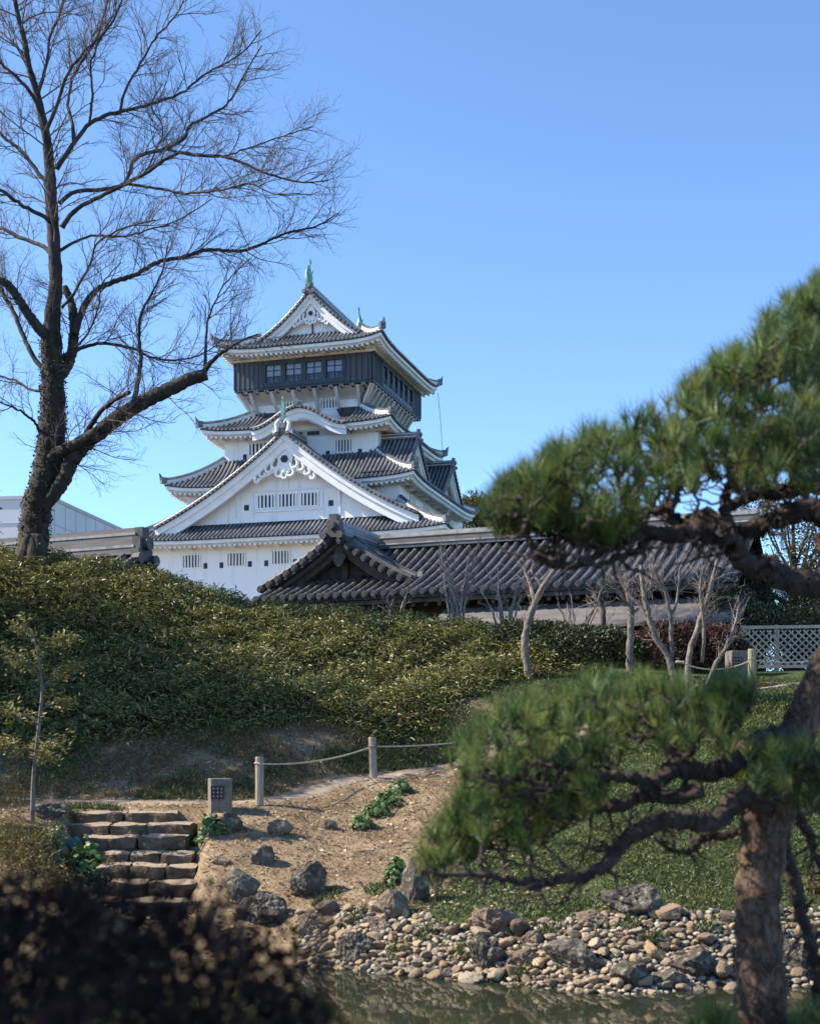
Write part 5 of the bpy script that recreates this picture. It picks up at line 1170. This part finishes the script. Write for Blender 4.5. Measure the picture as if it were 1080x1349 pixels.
leafy(7.6, 31.8, 1.9, 1.0, 7000, 'evergreen', 'dark shrub behind the left end of the lattice fence', .09, 36, low=.05)
leafy(12.0, 33.5, 4.6, 1.8, 10000, 'evergreen', 'dark evergreen beyond the right end of the lattice fence', .13, 44, low=.08)
# evergreens standing just left of the picture: they throw the shade over the left of the hill
leafy(-12.7, 26.0, 8.9, 3.8, 20000, 'evergreen', 'tall evergreen at the left edge shading the hill', .26, 60, low=.2)
leafy(-17.0, 24.0, 11.5, 3.6, 12000, 'evergreen', 'second tall evergreen left of the picture edge', .26, 46, low=.2)
# ------------------------------------------------------------------ foreground pine
m, n, l, p = newmat('pine_bark'); p.inputs['Roughness'].default_value = .95; p.inputs['Specular IOR Level'].default_value = .2
tc = n.new('ShaderNodeTexCoord'); mp = n.new('ShaderNodeMapping'); mp.inputs['Scale'].default_value = (1, 1, .45); l.new(tc.outputs['Object'], mp.inputs[0])
v = n.new('ShaderNodeTexVoronoi'); v.feature = 'DISTANCE_TO_EDGE'; v.inputs['Scale'].default_value = 16
dn = n.new('ShaderNodeTexNoise'); dn.inputs['Scale'].default_value = 9; dn.inputs['Detail'].default_value = 6; l.new(mp.outputs[0], dn.inputs[0])
vm = n.new('ShaderNodeMix'); vm.data_type = 'RGBA'; vm.blend_type = 'ADD'; vm.inputs[0].default_value = .30; l.new(mp.outputs[0], vm.inputs[6]); l.new(dn.outputs[1], vm.inputs[7]); l.new(vm.outputs[2], v.inputs[0])
t = n.new('ShaderNodeTexNoise'); t.inputs['Scale'].default_value = 22; t.inputs['Detail'].default_value = 12; t.inputs['Roughness'].default_value = .75; l.new(mp.outputs[0], t.inputs[0])
r1 = n.new('ShaderNodeValToRGB'); e = r1.color_ramp.elements; e[0].position = .32; e[0].color = (.05, .03, .022, 1); e[1].position = .68; e[1].color = (.235, .165, .122, 1); l.new(t.outputs[0], r1.inputs[0])
r3 = n.new('ShaderNodeValToRGB'); e = r3.color_ramp.elements; e[0].position = .0; e[0].color = (.25, .2, .17, 1); e[1].position = .14; e[1].color = (1, 1, 1, 1); l.new(v.outputs['Distance'], r3.inputs[0])
x = n.new('ShaderNodeMix'); x.data_type = 'RGBA'; x.blend_type = 'MULTIPLY'; x.inputs[0].default_value = .28; l.new(r1.outputs[0], x.inputs[6]); l.new(r3.outputs[0], x.inputs[7]); l.new(x.outputs[2], p.inputs['Base Color'])
ad = n.new('ShaderNodeMath'); ad.operation = 'ADD'; l.new(r3.outputs[0], ad.inputs[0]); l.new(t.outputs[0], ad.inputs[1])
b = n.new('ShaderNodeBump'); b.inputs['Strength'].default_value = 1.0; b.inputs['Distance'].default_value = .02; l.new(ad.outputs[0], b.inputs['Height']); l.new(b.outputs[0], p.inputs['Normal']); M['pinebark'] = m
M['pinelimb'] = mat('pine_limb_bark', (.026, .018, .015), (.075, .055, .045), 14, .95, bump=.8, bscale=40, c3=(.17, .135, .11))
M['needle'] = leafmat('pine_needle', [(0, (.045, .085, .020)), (.4, (.085, .145, .032)), (.75, (.15, .22, .055)), (1, (.27, .30, .09))], .45, .3, .4)
PY = 7.2
px_, pz = (1002 - 540) / F * PY, zg((1002 - 540) / F * PY, PY)
PB = np.array([px_, PY, pz]); pine = empty('pine_tree', 'trained black pine in the right foreground with cloud-like needle pads', 'pine tree', PB)
ybase = YH - (pz - .1 - ZC) * F / PY
q = MB(); P, r = trace([(1004, ybase), (1003, 1349), (1000, 1260), (998, 1180), (1006, 1110), (1016, 1050), (1032, 1005), (1056, 950), (1080, 895), (1105, 840), (1112, 790), (1100, 740), (1085, 700)], (80, 70, 62, 57, 62, 70, 56, 46, 44, 44, 40, 36, 30), PY, PY + .1, 90); bark_tube(q, P - PB, r, 32, .09, fr=30); q.build('trunk', M['pinebark'], pine, smooth=True)
q = MB(); c = wp(981, 1172, PY - .12); q.tube([c + [0, .06, 0], c + [-.02, -.03, .0]], [.058, .05], 12); q.build('cut_knot', M['wood'], pine)
PL = [ # foreground limbs traced in the photo: pixels, widths, depth offsets
 ([(1045, 970), (1010, 975), (985, 990), (955, 1010), (925, 1018), (890, 1012), (862, 1030), (820, 1022), (780, 1022), (740, 1008), (700, 1006), (655, 1004)], (34, 32, 30, 28, 24, 20, 16, 13, 10, 7), 0, -.35),
 ([(1010, 1060), (985, 1050), (960, 1062), (940, 1082), (905, 1080), (870, 1082), (840, 1098), (822, 1108), (800, 1135), (775, 1152), (740, 1160), (700, 1163), (665, 1158), (630, 1152), (585, 1152), (555, 1146)], (34, 30, 28, 25, 22, 18, 16, 13, 10, 7, 4), -.15, -.6),
 ([(925, 1040), (890, 1050), (850, 1048), (810, 1062), (770, 1060), (735, 1052), (700, 1072), (665, 1085), (640, 1105), (600, 1115), (575, 1105)], (22, 20, 17, 14, 11, 8, 5), -.2, .3),
 ([(880, 1020), (895, 995), (905, 985), (880, 968), (862, 965), (845, 948), (820, 940)], (24, 22, 18, 12, 8, 5), 0, .5),
 ([(800, 1025), (760, 1035), (720, 1038), (690, 1025), (660, 1032), (630, 1020)], (12, 10, 8, 6, 4), -.2, -.7),
 ([(740, 1052), (715, 1040), (680, 1048), (650, 1062), (620, 1055)], (9, 7, 6, 4), 0, .5),
 ([(1000, 1090), (960, 1100), (925, 1105), (905, 1122), (880, 1118), (865, 1100)], (12, 10, 9, 7, 4), .1, .5),
 ([(1040, 1055), (1060, 1090), (1075, 1130), (1095, 1180)], (16, 13, 10, 8), .2, .4),
 ([(1028, 1100), (1042, 1150), (1055, 1200), (1066, 1240), (1074, 1278), (1080, 1345), (1084, 1420)], (16, 18, 18, 17, 17, 15), .2, .5),
 ([(1040, 985), (1062, 1000), (1085, 1015), (1110, 1030)], (30, 24, 18), 0, -.4),
 ([(1105, 775), (1070, 770), (1035, 765), (1010, 748), (985, 745), (965, 720), (945, 705), (915, 700), (885, 705), (855, 700), (825, 712), (800, 722), (775, 720)], (38, 35, 33, 30, 28, 26, 24, 21, 17, 13, 9, 6), 0, -.2),
 ([(1100, 690), (1070, 672), (1040, 676), (1010, 690), (985, 700), (965, 708)], (34, 30, 27, 26, 24), .1, .3),
 ([(960, 705), (930, 680), (900, 690), (870, 672), (845, 678), (815, 690), (790, 688)], (26, 20, 16, 13, 9, 6), .1, .6),
 ([(800, 722), (770, 740), (745, 745), (720, 742), (705, 725), (695, 705), (690, 680), (680, 655)], (12, 11, 10, 10, 9, 7, 5), -.2, -.4),
 ([(745, 744), (730, 735), (735, 710), (750, 695), (765, 700)], (9, 8, 6, 4), -.2, .2),
 ([(965, 705), (955, 670), (960, 640), (975, 615), (1005, 598), (1040, 590), (1075, 575)], (16, 14, 12, 10, 8, 6), .2, .6),
 ([(1100, 640), (1060, 640), (1030, 650), (1000, 648), (975, 660), (955, 672)], (26, 22, 18, 16, 12), .3, .5),
 ([(895, 700), (880, 680), (890, 650), (870, 620), (850, 600)], (12, 10, 8, 5), .2, .5),
 ([(1110, 640), (1090, 590), (1075, 530), (1085, 470), (1070, 420)], (30, 24, 18, 12, 8), .2, .3),
 ([(860, 702), (840, 725), (810, 735), (785, 745), (760, 735)], (12, 10, 7, 5), 0, -.5),
]
LPTS = []
for pxl, w_, d0, d1 in PL:
    P, r = trace(pxl, w_, PY + d0, PY + d1, len(pxl) * 9, wob=.008); q = MB(); bark_tube(q, P - PB, r, 14, .20, fr=34)
    q.build('limb', M['pinelimb'], pine, smooth=True); LPTS.append(np.concatenate([P, r[:, None]], 1)[int(len(P) * .25):])
wd = []
for L_ in LPTS: sprout(L_[:, :3], L_[:, 3], 0, [(.075, .14, .42, .85, .011, .06, .34), (.07, .07, .22, .8, .0065, .08, .36)], wd, .1)
q = MB()
for p_, r_, l_ in wd: q.tube(p_ - PB, r_, 5, cap=False)
q.build('twigs', M['pinelimb'], pine, smooth=True)['kind'] = 'stuff'
LPTS = np.concatenate(LPTS)
def pip(x, y, poly):
    ins = np.zeros(len(x), bool); j = len(poly) - 1
    for i in range(len(poly)):
        xi, yi = poly[i]; xj, yj = poly[j]
        c = ((yi > y) != (yj > y)) & (x < (xj - xi) * (y - yi) / (yj - yi + 1e-9) + xi); ins ^= c; j = i
    return ins
PADS = [ # needle pads: outline of the shoot tips in the photo, number of shoots, depth range
 ([(590, 985), (612, 945), (650, 925), (700, 908), (750, 898), (800, 880), (850, 880), (900, 890), (935, 910), (945, 945), (900, 975), (840, 975), (780, 990), (700, 1000), (640, 1010), (600, 1020)], 160, .75),
 ([(545, 1125), (560, 1095), (590, 1060), (610, 1030), (660, 1025), (650, 1060), (640, 1100), (600, 1130), (570, 1150)], 42, .5),
 ([(660, 1010), (740, 1000), (800, 1010), (790, 1050), (740, 1070), (690, 1110), (660, 1100)], 18, .5),
 ([(940, 960), (1000, 965), (1090, 970), (1100, 1040), (1040, 1050), (990, 1020), (950, 990)], 60, .6),
 ([(950, 880), (1000, 900), (960, 950), (920, 930)], 16, .5),
 ([(640, 680), (665, 640), (690, 628), (700, 660), (690, 700), (655, 705)], 26, .35),
 ([(730, 620), (760, 580), (800, 560), (850, 545), (890, 530), (930, 505), (985, 490), (1040, 470), (1090, 450), (1090, 560), (1040, 590), (980, 600), (940, 640), (890, 650), (830, 670), (770, 680), (735, 670)], 265, .9),
 ([(690, 625), (740, 590), (750, 660), (735, 700), (695, 700)], 24, .5),
 ([(960, 580), (1090, 540), (1090, 650), (1030, 640), (970, 640)], 60, .8),
 ([(880, 540), (930, 490), (985, 465), (1040, 440), (1090, 425), (1090, 480), (980, 510)], 70, .8),
 ([(990, 450), (1010, 425), (1040, 400), (1090, 370), (1090, 455), (1040, 460)], 60, .5),
 ([(730, 680), (800, 690), (850, 680), (820, 720), (760, 715)], 36, .5),
 ([(905, 1345), (940, 1325), (980, 1345), (960, 1400), (910, 1400)], 22, .5),
 ([(1040, 1345), (1070, 1325), (1100, 1320), (1100, 1400), (1040, 1400)], 22, .5),
]
shoot = MB(); NB, ND, NL, NM = [], [], [], []
tips = []
for poly, cnt, dep in PADS:
    poly = np.array(poly, float); lo, hi = poly.min(0), poly.max(0); k = 0
    while k < cnt * 1.15:
        x = rng.uniform(lo[0], hi[0], 200); y = rng.uniform(lo[1], hi[1], 200); ok = pip(x, y, poly)
        for a, c in zip(x[ok], y[ok]): tips.append(wp(a, c + (-4 if lo[1] < 700 else 12), PY + rng.uniform(-1, 1) * dep)); k += 1
tips = np.array(tips)
d0 = np.min(np.linalg.norm(tips[:, None] - LPTS[None, ::3, :3], axis=2), axis=1)
pool = np.zeros((len(LPTS) + len(tips) * 6, 4)); pool[:len(LPTS)] = LPTS; npool = len(LPTS)
for tip in tips[np.argsort(d0)]:
    d = np.linalg.norm(pool[:npool, :3] - tip, axis=1) + np.where(pool[:npool, 2] > tip[2] - .01, .30, 0); j = np.argmin(d); src = pool[j, :3]
    ax = unit(np.array([rng.normal() * .36 - .10, rng.normal() * .36 - .12, 1.0])); L_ = np.linalg.norm(tip - src)
    pts = [src]
    for f in (.2, .4, .6, .8): pts.append(src + (tip - ax * .05 - src) * f + rng.normal(size=3) * L_ * .09 - np.array([0, 0, .16 * L_ * math.sin(f * 3.14)]))
    pt_ = cr(pts + [tip - ax * .04, tip], 12); r0 = min(.016, pool[j, 3] * .85); rr = np.linspace(r0, .0055, 12); shoot.tube(pt_ - PB, rr, 5, cap=False)
    pool[npool:npool + 5, :3] = pt_[2:11:2]; pool[npool:npool + 5, 3] = rr[2:11:2]; npool += 5
    m_ = rng.integers(40, 66); f = rng.random(m_); base = tip - ax * (.06 * f)[:, None]
    th = .05 + .95 * rng.random(m_) ** 1.3 ; ph = rng.uniform(0, 6.28, m_); A = unit(np.cross(ax, [.3, 1, .1])); B = np.cross(ax, A)
    NB.append(base); ND.append(ax * np.cos(th)[:, None] + (A * np.cos(ph)[:, None] + B * np.sin(ph)[:, None]) * np.sin(th)[:, None]); NL.append(rng.uniform(.10, .165, m_)); NM.append(np.full(m_, rng.choice(3, p=[.45, .35, .2])))
shoot.build('shoots', M['pinelimb'], pine)['kind'] = 'stuff'
NB, ND, NL, NM = np.concatenate(NB), np.concatenate(ND), np.concatenate(NL), np.concatenate(NM)
M['needle2'] = leafmat('pine_needle_dark', [(0, (.025, .055, .018)), (.5, (.050, .098, .030)), (1, (.10, .16, .055))], .5, .25, .3)
M['needle3'] = leafmat('pine_needle_yellowing', [(0, (.085, .12, .025)), (.5, (.17, .22, .05)), (.9, (.29, .31, .08)), (1, (.34, .24, .09))], .5, .35, .3)
nd = MB()
for k in range(3): w_ = NM == k; tris(nd, NB[w_] - PB, ND[w_], NL[w_], .0046, m=k)
o = nd.build('needles', [M['needle'], M['needle2'], M['needle3']], pine); o['kind'] = 'stuff'

# ------------------------------------------------------------------ dark clipped hedge close to the camera
HY = 2.5; HX = -1.60; hb = np.array([HX, HY, zg(HX, HY)])
hedge = empty('foreground_hedge', 'dark reddish azalea hedge filling the near left corner', 'hedge', hb)
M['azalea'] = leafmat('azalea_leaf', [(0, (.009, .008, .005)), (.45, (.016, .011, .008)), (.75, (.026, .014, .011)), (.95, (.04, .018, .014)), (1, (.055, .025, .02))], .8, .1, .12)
HW, HD, HH = 1.52, .95, 2.50 - .255 - hb[2]
def hedge_pt(n):
    d = rng.normal(size=(n, 3)); d[:, 2] = np.abs(d[:, 2]); d = unit(d)
    e = 7.0; k = (np.abs(d) ** e).sum(1) ** (-1 / e); p = d * k[:, None]
    return p, d
p_, d_ = hedge_pt(70000)
s_ = rng.uniform(.84, 1.01, len(p_)) ** .5 * (1 + .018 * nz(p_[:, 0] * 6, p_[:, 2] * 5 + p_[:, 1] * 4, 1, 3))
C = p_ * s_[:, None] * [HW, HD, HH]; C[:, 2] -= .08 * np.clip((C[:, 0] - .95) / .57, 0, 1) ** 2
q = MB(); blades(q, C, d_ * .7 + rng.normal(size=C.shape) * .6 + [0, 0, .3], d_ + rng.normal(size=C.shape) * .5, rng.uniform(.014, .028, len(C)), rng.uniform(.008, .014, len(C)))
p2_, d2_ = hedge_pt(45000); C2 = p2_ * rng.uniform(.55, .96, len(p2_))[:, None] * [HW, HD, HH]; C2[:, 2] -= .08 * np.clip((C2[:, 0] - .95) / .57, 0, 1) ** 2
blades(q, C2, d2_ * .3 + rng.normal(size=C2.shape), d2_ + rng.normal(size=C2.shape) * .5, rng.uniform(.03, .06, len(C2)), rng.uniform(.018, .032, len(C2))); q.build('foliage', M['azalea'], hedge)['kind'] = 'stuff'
tw_ = MB()
for k in range(420):
    a, d0 = hedge_pt(1); e = a[0] * [HW, HD, HH] * .97; st_ = np.array([e[0] * .5, e[1] * .4, 0.0]); m_ = (st_ + e) / 2 + rng.normal(size=3) * .05; tw_.tube(cr([st_, m_, e], 6), np.linspace(.007, .002, 6), 4, cap=False)
tw_.build('branches', M['limb'], hedge)['kind'] = 'stuff'
M['azshoot'] = leafmat('azalea_shoot', [(0, (.05, .03, .022)), (.6, (.10, .06, .042)), (1, (.16, .11, .07))], .6, .3, .2)
for (px, pt) in ((286, 1172), (318, 1178), (410, 1172), (425, 1200)):
    sh = MB(); top_ = wp(px, pt, HY + rng.uniform(-.3, .2)) - hb; bs = top_ - [rng.normal() * .02, 0, .16]; P = cr([bs, (bs + top_) / 2 + rng.normal(size=3) * .008, top_], 8); sh.tube(P, np.linspace(.003, .0015, 8), 4)
    n_ = 45; i = rng.integers(1, 8, n_); d0 = rdir(n_, .4); blades(sh, P[i] + rng.normal(size=(n_, 3)) * .006, d0, rng.normal(size=(n_, 3)), rng.uniform(.012, .028, n_), rng.uniform(.006, .011, n_), m=1)
    sh.build('shoot', [M['limb'], M['azshoot']], hedge)
leafy(-5.6, 2.4, 9.0, 3.2, 30000, 'evergreen', 'unseen evergreen added left of the hedge to shade it', .16, 40, low=.35)  # unseen tree added beside the camera to darken the hedge
